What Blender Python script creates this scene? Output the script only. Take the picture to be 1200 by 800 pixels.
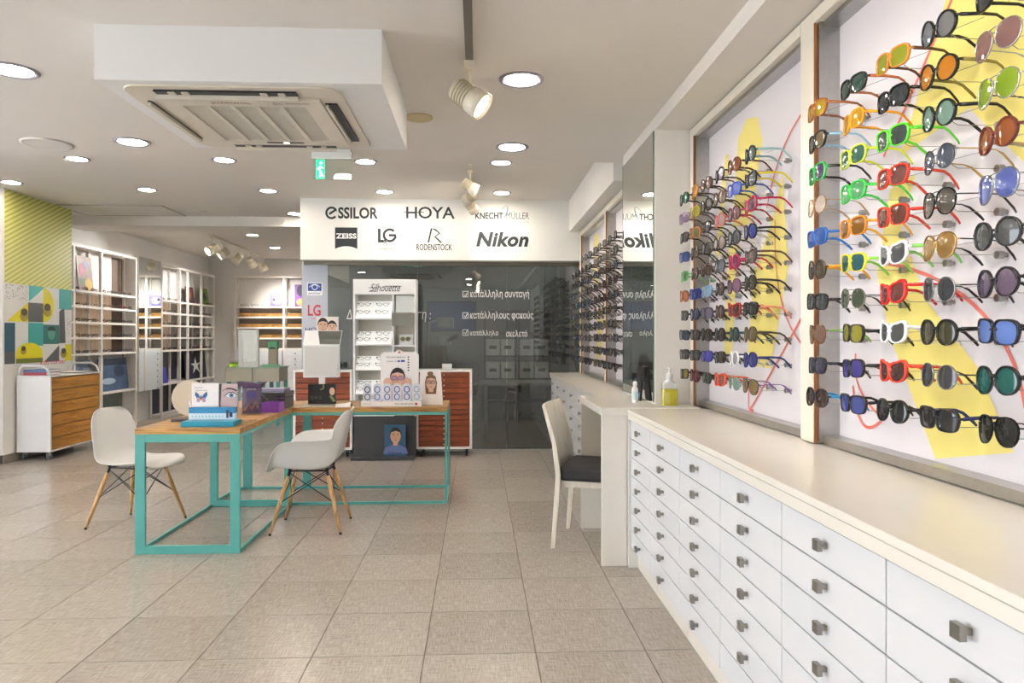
import bpy, bmesh, math, random
from mathutils import Vector, Matrix
from mathutils.geometry import tessellate_polygon
for o in list(bpy.data.objects): bpy.data.objects.remove(o, do_unlink=True)
random.seed(7)
SC = bpy.context.scene
COL = SC.collection
PI = math.pi

# ------------------------------------------------------------------ camera
cd = bpy.data.cameras.new('camera'); cam = bpy.data.objects.new('camera', cd); COL.objects.link(cam)
cam.location = (0, 0, 1.33)
cam.rotation_euler = (PI/2, 0, -math.radians(2.75))
cd.sensor_width = 36.0; cd.lens = 36.0*840/1200; cd.shift_y = -5/1200.0
cd.clip_start = 0.05
SC.camera = cam
# ------------------------------------------------------------------ world: overcast daylight let in by the added left bays
w = bpy.data.worlds.new('world'); SC.world = w; w.use_nodes = True
w.node_tree.nodes['Background'].inputs[0].default_value = (0.86, 0.93, 1.0, 1)
w.node_tree.nodes['Background'].inputs[1].default_value = 4.0
# ------------------------------------------------------------------ exposure
vs = SC.view_settings
vs.view_transform = 'Standard'; vs.look = 'None'; vs.gamma = 1.0; vs.use_curve_mapping = False
vs.exposure = 0.62
DOWNLIGHT = 30.0      # emission of each recessed lamp
SPOT = 15.0           # watts of each track lamp

# ------------------------------------------------------------------ materials
def lin(c):
    c = c.lstrip('#'); r = []
    for i in (0, 2, 4):
        v = int(c[i:i+2], 16)/255.0
        r.append(v/12.92 if v <= 0.04045 else ((v+0.055)/1.055)**2.4)
    return (*r, 1.0)
MC = {}
def M(name, hexc, rough=0.5, metal=0.0, var=0.0, scale=8.0, bump=0.0, stretch=None, spec=0.5, coat=0.0):
    """plain procedural material; var darkens the colour with noise, bump gives fine relief"""
    if name in MC: return MC[name]
    m = bpy.data.materials.new(name); m.use_nodes = True; MC[name] = m
    nt = m.node_tree; b = nt.nodes['Principled BSDF']
    c = lin(hexc)
    b.inputs['Base Color'].default_value = c
    b.inputs['Roughness'].default_value = rough
    b.inputs['Metallic'].default_value = metal
    b.inputs['Specular IOR Level'].default_value = spec
    if coat: b.inputs['Coat Weight'].default_value = coat
    if var or bump:
        tc = nt.nodes.new('ShaderNodeTexCoord'); mp = nt.nodes.new('ShaderNodeMapping')
        nz = nt.nodes.new('ShaderNodeTexNoise'); nz.inputs['Scale'].default_value = scale; nz.inputs['Detail'].default_value = 3
        nt.links.new(tc.outputs['Object'], mp.inputs[0]); nt.links.new(mp.outputs[0], nz.inputs[0])
        if stretch: mp.inputs['Scale'].default_value = stretch
        if var:
            r = nt.nodes.new('ShaderNodeValToRGB')
            r.color_ramp.elements[0].position = 0.3; r.color_ramp.elements[1].position = 0.7
            r.color_ramp.elements[0].color = (c[0]*(1-var), c[1]*(1-var), c[2]*(1-var), 1)
            r.color_ramp.elements[1].color = c
            nt.links.new(nz.outputs[0], r.inputs[0]); nt.links.new(r.outputs[0], b.inputs['Base Color'])
        if bump:
            bp = nt.nodes.new('ShaderNodeBump'); bp.inputs['Strength'].default_value = bump; bp.inputs['Distance'].default_value = 0.01
            nt.links.new(nz.outputs[0], bp.inputs['Height']); nt.links.new(bp.outputs[0], b.inputs['Normal'])
    return m
def emit(name, col, strength):
    if name in MC: return MC[name]
    m = bpy.data.materials.new(name); m.use_nodes = True; MC[name] = m
    b = m.node_tree.nodes['Principled BSDF']
    b.inputs['Base Color'].default_value = lin(col); b.inputs['Emission Color'].default_value = lin(col)
    b.inputs['Emission Strength'].default_value = strength
    return m
def glassy(name, tint, refl=0.1, rough=0.0):
    """thin tinted pane: tinted transmission plus a mirror share"""
    if name in MC: return MC[name]
    m = bpy.data.materials.new(name); m.use_nodes = True; MC[name] = m
    nt = m.node_tree; out = nt.nodes['Material Output']; nt.nodes.remove(nt.nodes['Principled BSDF'])
    t = nt.nodes.new('ShaderNodeBsdfTransparent'); t.inputs[0].default_value = (*tint, 1)
    g = nt.nodes.new('ShaderNodeBsdfGlossy'); g.inputs['Roughness'].default_value = rough; g.inputs[0].default_value = (1, 1, 1, 1)
    lw = nt.nodes.new('ShaderNodeLayerWeight'); lw.inputs[0].default_value = 0.35
    ma = nt.nodes.new('ShaderNodeMath'); ma.operation = 'MULTIPLY_ADD'; ma.inputs[1].default_value = 0.35; ma.inputs[2].default_value = refl
    mx = nt.nodes.new('ShaderNodeMixShader')
    nt.links.new(lw.outputs['Fresnel'], ma.inputs[0]); nt.links.new(ma.outputs[0], mx.inputs[0])
    nt.links.new(t.outputs[0], mx.inputs[1]); nt.links.new(g.outputs[0], mx.inputs[2]); nt.links.new(mx.outputs[0], out.inputs[0])
    return m
def lensmat(hexc, depth=0.55):
    """sunglass lens: tinted film over a coloured body"""
    name = 'lens_' + hexc.lstrip('#') + ('%02d' % int(depth*100))
    if name in MC: return MC[name]
    m = bpy.data.materials.new(name); m.use_nodes = True; MC[name] = m
    nt = m.node_tree; out = nt.nodes['Material Output']; b = nt.nodes['Principled BSDF']
    c = lin(hexc)
    b.inputs['Base Color'].default_value = c; b.inputs['Roughness'].default_value = 0.06; b.inputs['Specular IOR Level'].default_value = 0.8
    b.inputs['Coat Weight'].default_value = 0.6
    t = nt.nodes.new('ShaderNodeBsdfTransparent'); t.inputs[0].default_value = (min(1, c[0]*1.2+.01), min(1, c[1]*1.2+.01), min(1, c[2]*1.2+.01), 1)
    mx = nt.nodes.new('ShaderNodeMixShader'); mx.inputs[0].default_value = depth
    nt.links.new(t.outputs[0], mx.inputs[1]); nt.links.new(b.outputs[0], mx.inputs[2]); nt.links.new(mx.outputs[0], out.inputs[0])
    return m
def wood(name, c1, c2, axis='X', scale=6.0, rough=0.45):
    if name in MC: return MC[name]
    m = bpy.data.materials.new(name); m.use_nodes = True; MC[name] = m
    nt = m.node_tree; b = nt.nodes['Principled BSDF']; b.inputs['Roughness'].default_value = rough
    tc = nt.nodes.new('ShaderNodeTexCoord'); mp = nt.nodes.new('ShaderNodeMapping')
    s = {'X': (0.6, 9, 9), 'Y': (9, 0.6, 9), 'Z': (9, 9, 0.6)}[axis]; mp.inputs['Scale'].default_value = s
    oi = nt.nodes.new('ShaderNodeObjectInfo'); ad = nt.nodes.new('ShaderNodeVectorMath'); ad.operation = 'ADD'
    nt.links.new(tc.outputs['Object'], ad.inputs[0]); nt.links.new(oi.outputs['Random'], ad.inputs[1]); nt.links.new(ad.outputs[0], mp.inputs[0])
    nz = nt.nodes.new('ShaderNodeTexNoise'); nz.inputs['Scale'].default_value = scale; nz.inputs['Detail'].default_value = 5; nz.inputs['Distortion'].default_value = 1.2
    nt.links.new(mp.outputs[0], nz.inputs[0])
    r = nt.nodes.new('ShaderNodeValToRGB'); r.color_ramp.elements[0].color = lin(c1); r.color_ramp.elements[1].color = lin(c2)
    r.color_ramp.elements[0].position = 0.35; r.color_ramp.elements[1].position = 0.65
    nt.links.new(nz.outputs[0], r.inputs[0]); nt.links.new(r.outputs[0], b.inputs['Base Color'])
    bp = nt.nodes.new('ShaderNodeBump'); bp.inputs['Strength'].default_value = 0.08; nt.links.new(nz.outputs[0], bp.inputs['Height']); nt.links.new(bp.outputs[0], b.inputs['Normal'])
    return m
def tilemat():
    m = bpy.data.materials.new('floor_tile'); m.use_nodes = True
    nt = m.node_tree; b = nt.nodes['Principled BSDF']
    tc = nt.nodes.new('ShaderNodeTexCoord')
    def fine(sx, sy):
        mp = nt.nodes.new('ShaderNodeMapping'); mp.inputs['Scale'].default_value = (sx, sy, 1)
        nz = nt.nodes.new('ShaderNodeTexNoise'); nz.inputs['Scale'].default_value = 1.0; nz.inputs['Detail'].default_value = 2
        nt.links.new(tc.outputs['Object'], mp.inputs[0]); nt.links.new(mp.outputs[0], nz.inputs[0]); return nz
    a, c = fine(14, 190), fine(190, 14)
    ad = nt.nodes.new('ShaderNodeMath'); ad.operation = 'ADD'; nt.links.new(a.outputs[0], ad.inputs[0]); nt.links.new(c.outputs[0], ad.inputs[1])
    hv = nt.nodes.new('ShaderNodeMath'); hv.operation = 'MULTIPLY'; hv.inputs[1].default_value = 0.5; nt.links.new(ad.outputs[0], hv.inputs[0])
    oi = nt.nodes.new('ShaderNodeObjectInfo')
    mm = nt.nodes.new('ShaderNodeMath'); mm.operation = 'MULTIPLY_ADD'; mm.inputs[1].default_value = 0.10; nt.links.new(oi.outputs['Random'], mm.inputs[0]); nt.links.new(hv.outputs[0], mm.inputs[2])
    r = nt.nodes.new('ShaderNodeValToRGB'); r.color_ramp.elements[0].position = 0.38; r.color_ramp.elements[1].position = 0.72
    r.color_ramp.elements[0].color = lin('#938a81'); r.color_ramp.elements[1].color = lin('#c0b7ad')
    nt.links.new(mm.outputs[0], r.inputs[0]); nt.links.new(r.outputs[0], b.inputs['Base Color'])
    b.inputs['Roughness'].default_value = 0.22; b.inputs['Specular IOR Level'].default_value = 0.5
    bp = nt.nodes.new('ShaderNodeBump'); bp.inputs['Strength'].default_value = 0.12; bp.inputs['Distance'].default_value = 0.002
    nt.links.new(hv.outputs[0], bp.inputs['Height']); nt.links.new(bp.outputs[0], b.inputs['Normal'])
    return m
WALL = M('wall_paint', '#e9e6e1', 0.75, var=0.03, scale=3, bump=0.03)
CEIL = M('ceiling_paint', '#e6e0d8', 0.8, var=0.03, scale=1.5)
WHITE = M('white_laminate', '#eceae6', 0.28, var=0.02, scale=4)
DRAWERW = M('white_drawer_front', '#e6e7ea', 0.25, var=0.015, scale=6)
CREAM = M('cream_laminate', '#efeae0', 0.22, var=0.02, scale=5)
PLASTIC = M('white_plastic', '#e8e8e6', 0.25, var=0.01, scale=5)
ACW = M('ac_plastic', '#ded6c6', 0.4, var=0.02, scale=5)
ALU = M('brushed_aluminium', '#b9b7b4', 0.3, 1.0, var=0.1, scale=30)
NICKEL = M('satin_nickel', '#a39e97', 0.35, 0.9, var=0.1, scale=60)
CHROME = M('chrome', '#d5d5d5', 0.08, 1.0)
BLACK = M('black_plastic', '#17171a', 0.35, var=0.1, scale=20)
DARK = M('dark_grey_laminate', '#3c3b3c', 0.5, var=0.08, scale=12)
TEAL = M('teal_painted_steel', '#56a69f', 0.38, var=0.04, scale=15)
MIRROR = M('mirror_silver', '#e4e8e6', 0.0, 1.0)
GLASSEDGE = M('glass_edge_green', '#5b7a6c', 0.1)
BROWNEDGE = wood('brown_edge_wood', '#84502c', '#a87243', 'Z')
TABLEWOOD = wood('oak_plank', '#8a5f2c', '#c89a58', 'Y', 4.0, 0.35)
TABLEWOODX = wood('oak_plank_cross', '#8a5f2c', '#c89a58', 'X', 4.0, 0.35)
PINE = wood('pine_plank', '#93601f', '#c08a3c', 'Y', 3.0, 0.5)
CHERRY = wood('cherry_drawer', '#6e2c0e', '#8c4119', 'X', 3.0, 0.4)
LEGWOOD = wood('beech_leg', '#b5854a', '#d9b27c', 'Z', 4.0, 0.45)
SHELFBACK = wood('birch_back', '#dcbf9f', '#eed9c0', 'Z', 2.0, 0.6)
SHELFW = M('shelf_white', '#ece6df', 0.45, var=0.02, scale=6)
INK = M('ink_dark', '#2f3436', 0.6)
TILE = tilemat()
GROUT = M('grout', '#6e655c', 0.9, var=0.2, scale=40)
WIRE = M('steel_wire', '#9c9a97', 0.3, 0.9)
SMOKE = glassy('smoked_glass', (0.60, 0.63, 0.62), 0.085)
CLEAR = glassy('clear_acrylic', (0.94, 0.95, 0.95), 0.04)

# ------------------------------------------------------------------ mesh helpers
class MB:
    def __init__(self): self.v = []; self.f = []; self.s = []
    def add(self, vs, fs, smooth=False):
        b = len(self.v); self.v += [tuple(p) for p in vs]
        for f in fs: self.f.append(tuple(b+i for i in f)); self.s.append(smooth)
        return self
    def box(self, x0, y0, z0, x1, y1, z1):
        if x0 > x1: x0, x1 = x1, x0
        if y0 > y1: y0, y1 = y1, y0
        if z0 > z1: z0, z1 = z1, z0
        return self.add([(x0,y0,z0),(x1,y0,z0),(x1,y1,z0),(x0,y1,z0),(x0,y0,z1),(x1,y0,z1),(x1,y1,z1),(x0,y1,z1)],
                        [(0,3,2,1),(4,5,6,7),(0,1,5,4),(1,2,6,5),(2,3,7,6),(3,0,4,7)])
    def tube(self, pts, r, n=8, caps=True, flat=1.0):
        pts = [Vector(p) for p in pts]; rs = r if isinstance(r, (list, tuple)) else [r]*len(pts)
        V = []; up = None
        for i, p in enumerate(pts):
            d = (pts[min(i+1, len(pts)-1)] - pts[max(i-1, 0)]).normalized()
            if up is None:
                up = Vector((0,0,1)) if abs(d.z) < 0.9 else Vector((1,0,0))
            a = d.cross(up).normalized(); up2 = a.cross(d).normalized(); up = up2
            for k in range(n):
                t = 2*PI*(k+0.5)/n
                V.append(p + a*math.cos(t)*rs[i]*flat + up2*math.sin(t)*rs[i])
        F = []
        for i in range(len(pts)-1):
            for k in range(n):
                F.append((i*n+k, i*n+(k+1) % n, (i+1)*n+(k+1) % n, (i+1)*n+k))
        self.add(V, F, n > 5)
        if caps:
            b = len(self.v)-len(V)
            self.f.append(tuple(b+k for k in range(n))[::-1]); self.s.append(False)
            self.f.append(tuple(b+(len(pts)-1)*n+k for k in range(n))); self.s.append(False)
        return self
    def lathe(self, prof, c=(0,0,0), n=24, axis='Z'):
        V = []
        for r, h in prof:
            for k in range(n):
                t = 2*PI*k/n; a, b = r*math.cos(t), r*math.sin(t)
                V.append((c[0]+a, c[1]+b, c[2]+h) if axis == 'Z' else (c[0]+a, c[1]+h, c[2]+b) if axis == 'Y' else (c[0]+h, c[1]+a, c[2]+b))
        F = []
        for i in range(len(prof)-1):
            for k in range(n): F.append((i*n+k, i*n+(k+1) % n, (i+1)*n+(k+1) % n, (i+1)*n+k))
        base = len(self.v); self.add(V, F, True)
        for i in (0, len(prof)-1):
            if prof[i][0] > 1e-5: self.f.append(tuple(base+i*n+k for k in range(n))); self.s.append(False)
        return self
    def prism(self, poly, d0, d1, axis='Z'):
        """extrude a 2-D outline; axis Z: (x,y), axis Y: (x,z), axis X: (y,z)"""
        n = len(poly)
        def P(p, d): return (p[0], p[1], d) if axis == 'Z' else (p[0], d, p[1]) if axis == 'Y' else (d, p[0], p[1])
        V = [P(p, d0) for p in poly]+[P(p, d1) for p in poly]
        F = [tuple(range(n)), tuple(range(n, 2*n))[::-1]]+[(k, (k+1) % n, n+(k+1) % n, n+k) for k in range(n)]
        return self.add(V, F)
    def build(self, name, mat, parent=None, world=False, bevel=0.0, mods=None):
        me = bpy.data.meshes.new(name)
        vs = self.v
        if world and parent is not None:
            im = Matrix(parent['_m'] and [list(r) for r in MATS[parent.name]]).inverted()
            vs = [tuple(im @ Vector(p)) for p in vs]
        org = None
        if parent is None:
            xs = [p[0] for p in vs]; ys = [p[1] for p in vs]; zs = [p[2] for p in vs]
            org = Vector(((min(xs)+max(xs))/2, (min(ys)+max(ys))/2, min(zs)))
            vs = [tuple(Vector(p)-org) for p in vs]
        me.from_pydata(vs, [], self.f)
        bm = bmesh.new(); bm.from_mesh(me); bmesh.ops.recalc_face_normals(bm, faces=bm.faces); bm.to_mesh(me); bm.free()
        me.polygons.foreach_set('use_smooth', self.s[:len(me.polygons)])
        me.materials.append(mat)
        return link(name, me, parent, org, bevel)
MATS = {}
def link(name, me, parent=None, loc=None, bevel=0.0, rot=None):
    o = bpy.data.objects.new(name, me); COL.objects.link(o)
    if loc is not None: o.location = loc
    if rot is not None: o.rotation_euler = rot
    if parent is not None: o.parent = parent
    if bevel:
        m = o.modifiers.new('bevel', 'BEVEL'); m.width = bevel; m.segments = 2; m.limit_method = 'ANGLE'
    return o
def tag(o, label, cat, group=None, kind=None):
    o['label'] = label
    if cat: o['category'] = cat
    if group: o['group'] = group
    if kind: o['kind'] = kind
    return o
def thing(name, label, cat, loc=(0,0,0), rz=0.0, group=None):
    o = bpy.data.objects.new(name, None); COL.objects.link(o); o.empty_display_size = 0.05
    o.location = loc; o.rotation_euler = (0, 0, rz)
    MATS[o.name] = Matrix.Translation(loc) @ Matrix.Rotation(rz, 4, 'Z'); o['_m'] = 1
    tag(o, label, cat, group); return o
def struct(o, label): o['kind'] = 'structure'; o['label'] = label; return o
def sthing(name, label, loc=(0,0,0)):
    o = thing(name, label, None, loc); o['kind'] = 'structure'; return o
def Bx(name, mat, parent, x0, y0, z0, x1, y1, z1, bevel=0.0):
    return MB().box(x0,y0,z0,x1,y1,z1).build(name, mat, parent, True if parent is not None else False, bevel)
def rrect(x0, y0, x1, y1, r, n=4):
    P = []
    for cx, cy, a in ((x1-r,y1-r,0),(x0+r,y1-r,PI/2),(x0+r,y0+r,PI),(x1-r,y0+r,1.5*PI)):
        for k in range(n+1): t = a+k*PI/2/n; P.append((cx+r*math.cos(t), cy+r*math.sin(t)))
    return P
def ell(cx, cy, a, b, n=20, t0=0.0, t1=2*PI):
    full = abs(t1-t0-2*PI) < 1e-6
    return [(cx+a*math.cos(t0+(t1-t0)*k/(n if full else n-1)), cy+b*math.sin(t0+(t1-t0)*k/(n if full else n-1))) for k in range(n)]
class Plane:
    """a print surface: origin, horizontal direction, vertical direction; normal points to the viewer"""
    def __init__(s, o, u, v, nrm): s.o, s.u, s.v, s.n = Vector(o), Vector(u), Vector(v), Vector(nrm)
    def p(s, a, b, off=0.0): return s.o + s.u*a + s.v*b + s.n*off
def faceY(y): return Plane((0, y, 0), (1,0,0), (0,0,1), (0,-1,0))        # faces the camera
def printed(name, polys, mat, pl, parent, off=0.0015):
    mb = MB()
    for poly in polys:
        tris = [tuple(range(len(poly)))] if len(poly) < 5 else [tuple(t) for t in tessellate_polygon([[Vector((a, b, 0)) for a, b in poly]])]
        mb.add([pl.p(a, b, off) for a, b in poly], tris)
    return mb.build(name, mat, parent, True)
def stroke(pts, wd):
    """outline polygon quads of a 2-D stroke with width(s)"""
    out = []; ws = wd if isinstance(wd, (list, tuple)) else [wd]*len(pts)
    L = []; R = []
    for i, p in enumerate(pts):
        a = Vector(pts[max(i-1,0)]); b = Vector(pts[min(i+1,len(pts)-1)]); d = (b-a).normalized(); n = Vector((-d.y, d.x))
        q = Vector(p); L.append(tuple(q+n*ws[i]/2)); R.append(tuple(q-n*ws[i]/2))
    for i in range(len(pts)-1): out.append([L[i], L[i+1], R[i+1], R[i]])
    return out
def text(name, s, box, pl, mat, parent, off=0.002, shear=0.0, bold=0.0, spacing=1.0):
    """lettering laid flat on a print surface, fitted to box = (u0, v0, u1, v1)"""
    c = bpy.data.curves.new(name, 'FONT'); c.body = s; c.size = 1.0; c.shear = shear; c.offset = bold; c.space_character = spacing; c.resolution_u = 3
    c.fill_mode = 'FRONT'
    o = bpy.data.objects.new(name, c); COL.objects.link(o)
    dg = bpy.context.evaluated_depsgraph_get()
    me0 = bpy.data.meshes.new_from_object(o.evaluated_get(dg))
    vs = [tuple(v.co) for v in me0.vertices]; fs = [tuple(p.vertices) for p in me0.polygons]
    bpy.data.objects.remove(o, do_unlink=True); bpy.data.curves.remove(c); bpy.data.meshes.remove(me0)
    if not vs: return None
    x0 = min(v[0] for v in vs); x1 = max(v[0] for v in vs); y0 = min(v[1] for v in vs); y1 = max(v[1] for v in vs)
    sx = (box[2]-box[0])/(x1-x0); sy = (box[3]-box[1])/(y1-y0)
    mb = MB(); mb.add([pl.p(box[0]+(v[0]-x0)*sx, box[1]+(v[1]-y0)*sy, off) for v in vs], fs)
    return mb.build(name, mat, parent, True)
def face_print(pl, parent, cx, cy, s, skin, hair, shirt, specs='#1c1c20', long=False, off=0.003, lens=None, shoulders=True):
    """a printed portrait: shirt, neck, face, hair, features, spectacles; s = head height"""
    pm = lambda n, polys, c, k: printed(n, polys, M('print_'+c.lstrip('#'), c, 0.5), pl, parent, off+k*0.0006)
    if long: pm('printed_hair', [[(cx-.34*s,cy-.75*s),(cx-.40*s,cy),(cx-.3*s,cy+.42*s),(cx,cy+.58*s),(cx+.3*s,cy+.42*s),(cx+.40*s,cy),(cx+.34*s,cy-.75*s)]], hair, 0)
    if shoulders: pm('printed_shirt', [[(cx-.8*s,cy-1.15*s),(cx-.68*s,cy-.78*s),(cx-.2*s,cy-.55*s),(cx+.2*s,cy-.55*s),(cx+.68*s,cy-.78*s),(cx+.8*s,cy-1.15*s)]], shirt, 1)
    pm('printed_neck', [[(cx-.15*s,cy-.62*s),(cx-.16*s,cy-.3*s),(cx+.16*s,cy-.3*s),(cx+.15*s,cy-.62*s)]], skin, 2)
    pm('printed_face', [ell(cx, cy, .33*s, .48*s, 24)], skin, 3)
    hairtop = [(cx-.35*s,cy+.02*s)]+[(cx+.37*s*math.cos(t), cy+.05*s+.5*s*math.sin(t)) for t in [PI*(1-k/10) for k in range(11)]]+[(cx+.35*s,cy+.02*s),(cx+.27*s,cy+.24*s),(cx,cy+.32*s),(cx-.27*s,cy+.24*s)]
    pm('printed_hair', [hairtop[:3]+[hairtop[-1]], hairtop[2:8]+[hairtop[-2], hairtop[-1]], hairtop[7:12]+[hairtop[12], hairtop[13], hairtop[14]]], hair, 4)
    pm('printed_mouth', [[(cx-.1*s,cy-.27*s),(cx,cy-.24*s),(cx+.1*s,cy-.27*s),(cx,cy-.31*s)]], '#a35a52', 5)
    pm('printed_nose', [[(cx-.02*s,cy+.05*s),(cx+.02*s,cy+.05*s),(cx+.06*s,cy-.13*s),(cx-.05*s,cy-.13*s)]], '#b98b74', 5)
    for q in (-1, 1):
        pm('printed_eye', [ell(cx+q*.14*s, cy+.05*s, .05*s, .022*s, 8)], '#3a2c26', 5)
        pm('printed_brow', [[(cx+q*.05*s,cy+.12*s),(cx+q*.23*s,cy+.13*s),(cx+q*.22*s,cy+.16*s),(cx+q*.06*s,cy+.15*s)]], hair, 5)
        if specs:
            o_ = ell(cx+q*.155*s, cy+.04*s, .14*s, .095*s, 16)
            pm('printed_spectacle', stroke(o_+[o_[0]], .035*s), specs, 6)
            if lens: pm('printed_lens', [o_], lens, 6.5)
ORD = ['first','second','third','fourth','fifth','sixth','seventh','eighth','ninth','tenth','eleventh','twelfth']

# ================================================================== SETTING
# ---- floor with tiles
floor = struct(MB().box(-6.6,-3.0,-0.12,1.7,14.8,-0.003).build('floor', GROUT), 'beige tiled shop floor with dark joints')
TP = 0.467
me_t = bpy.data.meshes.new('tile')
bm = bmesh.new(); bmesh.ops.create_cube(bm, size=1.0)
for v in bm.verts: v.co.x *= TP-.0045; v.co.y *= TP-.0045; v.co.z = v.co.z*0.011-0.0055
bm.to_mesh(me_t); bm.free(); me_t.materials.append(TILE)
cells = []
for i in range(-15, 3):
    for j in range(-13, 26):
        x = 0.245+TP*(i+.5); y = 3.015+TP*(j+.5)
        if x > 1.6 or y > 14.7 or x < -6.5 or y < -2.9: continue
        a = math.atan2(x, max(y, .01))-math.radians(2.75)
        vis = y > 2.2 and abs(math.tan(a)) < 0.80 and not (x > 0.95) and not (y > 8.6 and x > -2.2)
        cells.append((0 if vis else 1, y, x))
cells.sort()
rest = MB(); hh = (TP-.0045)/2
for k, (nv, y, x) in enumerate(cells):
    if k < 300:
        t = link('tile', me_t, floor, Vector((x, y, 0))-floor.location)
    else: rest.box(x-hh, y-hh, -0.011, x+hh, y+hh, 0)
fo = floor; MATS[fo.name] = Matrix.Translation(fo.location); fo['_m'] = 1
ro = rest.build('tile_field', TILE, floor, True); ro['kind'] = 'stuff'
# ---- ceilings, walls, soffits
NC, FC, SOF = 2.68, 2.90, 2.60
struct(MB().box(-6.6,-3.0,NC,1.7,5.5,3.05).build('ceiling', CEIL), 'lower white ceiling over the front of the shop')
struct(MB().box(-6.6,5.5,FC,1.7,14.8,3.05).build('ceiling', CEIL), 'higher white ceiling over the rear of the shop')
struct(MB().box(1.086,-3.0,SOF,1.7,5.3,NC).build('trim_1', CEIL), 'shallow white soffit above the near display boards')
struct(MB().box(1.05,5.5,2.54,1.7,8.2,FC).build('trim_2', WALL), 'deep white soffit above the far display boards')
struct(MB().box(-6.6,9.5,2.776,-2.0,10.05,FC).build('trim_3', CEIL), 'white ceiling beam crossing the rear left room')
struct(MB().box(1.46,-3.0,0,1.7,14.8,SOF).build('wall_right', WALL), 'white wall behind the display boards')
struct(MB().box(1.086,4.34,0,1.46,5.30,SOF).build('wall_column', WALL), 'white wall column with mirror')
struct(MB().box(-6.4,7.78,0,-4.98,9.05,FC).build('wall_left_column', WALL), 'white pilaster carrying the striped poster')
struct(MB().box(-6.4,9.05,0,-5.36,14.8,FC).build('wall_left_rear', WALL), 'white wall behind the left shelving')
struct(MB().box(-5.36,14.55,0,1.46,14.8,FC).build('wall_back', WALL), 'white end wall')
struct(MB().box(-5.0,7.765,0,-4.965,9.05,0.09).box(-6.4,7.765,0,-4.98,7.78,0.09).build('baseboard_left', M('baseboard_stone','#8d867d',0.4,var=.1)), 'grey stone skirting on pilaster')
# unseen bays added in left wall for ceiling light; solid wall behind the camera
sf = sthing('added_bays', 'unseen open bays added along the left wall to brighten the ceiling', (-6.5,2.4,0))
wy = [-2.9,-.3,2.3,4.9]
for y in wy: Bx('mullion', ALU, sf, -6.54,y-.04,0,-6.46,y+.04,NC)
Bx('rail', ALU, sf, -6.54,-2.9,0,-6.46,4.94,.08); Bx('rail', ALU, sf, -6.54,-2.9,NC-.08,-6.46,4.94,NC)
struct(MB().box(-6.6,4.95,0,-6.4,7.78,FC).build('wall_left', WALL), 'white left wall beside the pilaster')
struct(MB().box(-6.6,-3.1,0,1.7,-3.0,NC).build('wall_front', WALL), 'white wall behind the camera')
# ---- bulkhead with logos
bh = sthing('wall_bulkhead', 'white bulkhead with seven dark lens-maker logos', (-0.4,8.2,2.2))
Bx('board', M('bulkhead_paint','#e9e9e4',0.55,var=.015,scale=2), bh, -2.0,8.2,2.207,1.46,8.46,FC)
Bx('channel', M('bronze_channel','#7d776a',0.35,0.7), bh, -2.0,8.36,2.165,1.3,8.44,2.207)
pb = faceY(8.2)
def K(box): return tuple([box[0]*8.2/8.15, 1.33+(box[1]-1.33)*8.2/8.15, box[2]*8.2/8.15, 1.33+(box[3]-1.33)*8.2/8.15])
e = K((-1.702,2.664,-1.122,2.793))
eb = [(e[0]+.062+.058*math.cos(t), e[1]+.064+.06*math.sin(t)) for t in [math.radians(a) for a in range(20, 331, 15)]]
printed('logo_letter', stroke([(e[0]+.035,e[1]+.05),(e[0]+.108,e[1]+.098)]+eb, .024), INK, pb, bh)
text('lettering', 'SSILOR', (e[0]+.135,e[1],e[2],e[3]), pb, INK, bh, bold=.03)
hb = K((-0.806,2.671,-0.258,2.806)); text('lettering', 'HOYA', hb, pb, INK, bh, bold=.012, spacing=.95)
printed('logo_line', [[(hb[0]-.03,2.748),(hb[0]+.2,2.748),(hb[0]+.2,2.756),(hb[0]-.03,2.756)]], INK, pb, bh, .003)
kb = K((-0.026,2.672,0.29,2.747)); text('lettering', 'KNECHT', kb, pb, INK, bh, bold=.03)
mbx = K((0.328,2.675,0.586,2.765)); text('lettering', 'MÜLLER', mbx, pb, M('ink_grey','#5b6365',.6), bh)
sb = K((-0.026,2.632,0.586,2.652)); text('lettering', 'SCHWEIZER BRILLENGLÄSER', sb, pb, M('ink_pale','#9aa3a2',.6), bh, spacing=1.5)
leaf = [(0.26,2.74),(0.285,2.80),(0.32,2.835),(0.345,2.83),(0.345,2.79),(0.325,2.73),(0.29,2.675)]
printed('logo_leaf', stroke(leaf, [.003,.006,.004,.006,.012,.014,.004]), M('ink_teal','#6d979c',.6), pb, bh, .004)
zb = K((-1.601,2.324,-1.353,2.565)); zc = (zb[0]+zb[2])/2
arc = [(zb[0]+(zb[2]-zb[0])*k/10, zb[1]+.03*(1-((k-5)/5)**2)) for k in range(11)]
printed('logo_block', [[arc[k], arc[k+1], (arc[k+1][0], zb[3]), (arc[k][0], zb[3])] for k in range(10)], INK, pb, bh)
text('lettering', 'ZEISS', K((-1.592,2.439,-1.362,2.498)), pb, M('print_white','#f2f2f0',.5), bh, .004, bold=.03)
lb = K((-1.122,2.399,-0.911,2.554))
printed('logo_letter', [[(lb[0],lb[1]),(lb[0]+.1,lb[1]),(lb[0]+.1,lb[1]+.03),(lb[0]+.028,lb[1]+.03),(lb[0]+.028,lb[3]),(lb[0],lb[3])]], INK, pb, bh)
gc = (lb[2]-.08, (lb[1]+lb[3])/2+.004)
printed('logo_letter', stroke([(gc[0]+.066*math.cos(t), gc[1]+.066*math.sin(t)) for t in [math.radians(a) for a in range(45, 356, 15)]]+[(gc[0]+.066, gc[1]), (gc[0]-.01, gc[1])], .026), INK, pb, bh)
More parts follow.
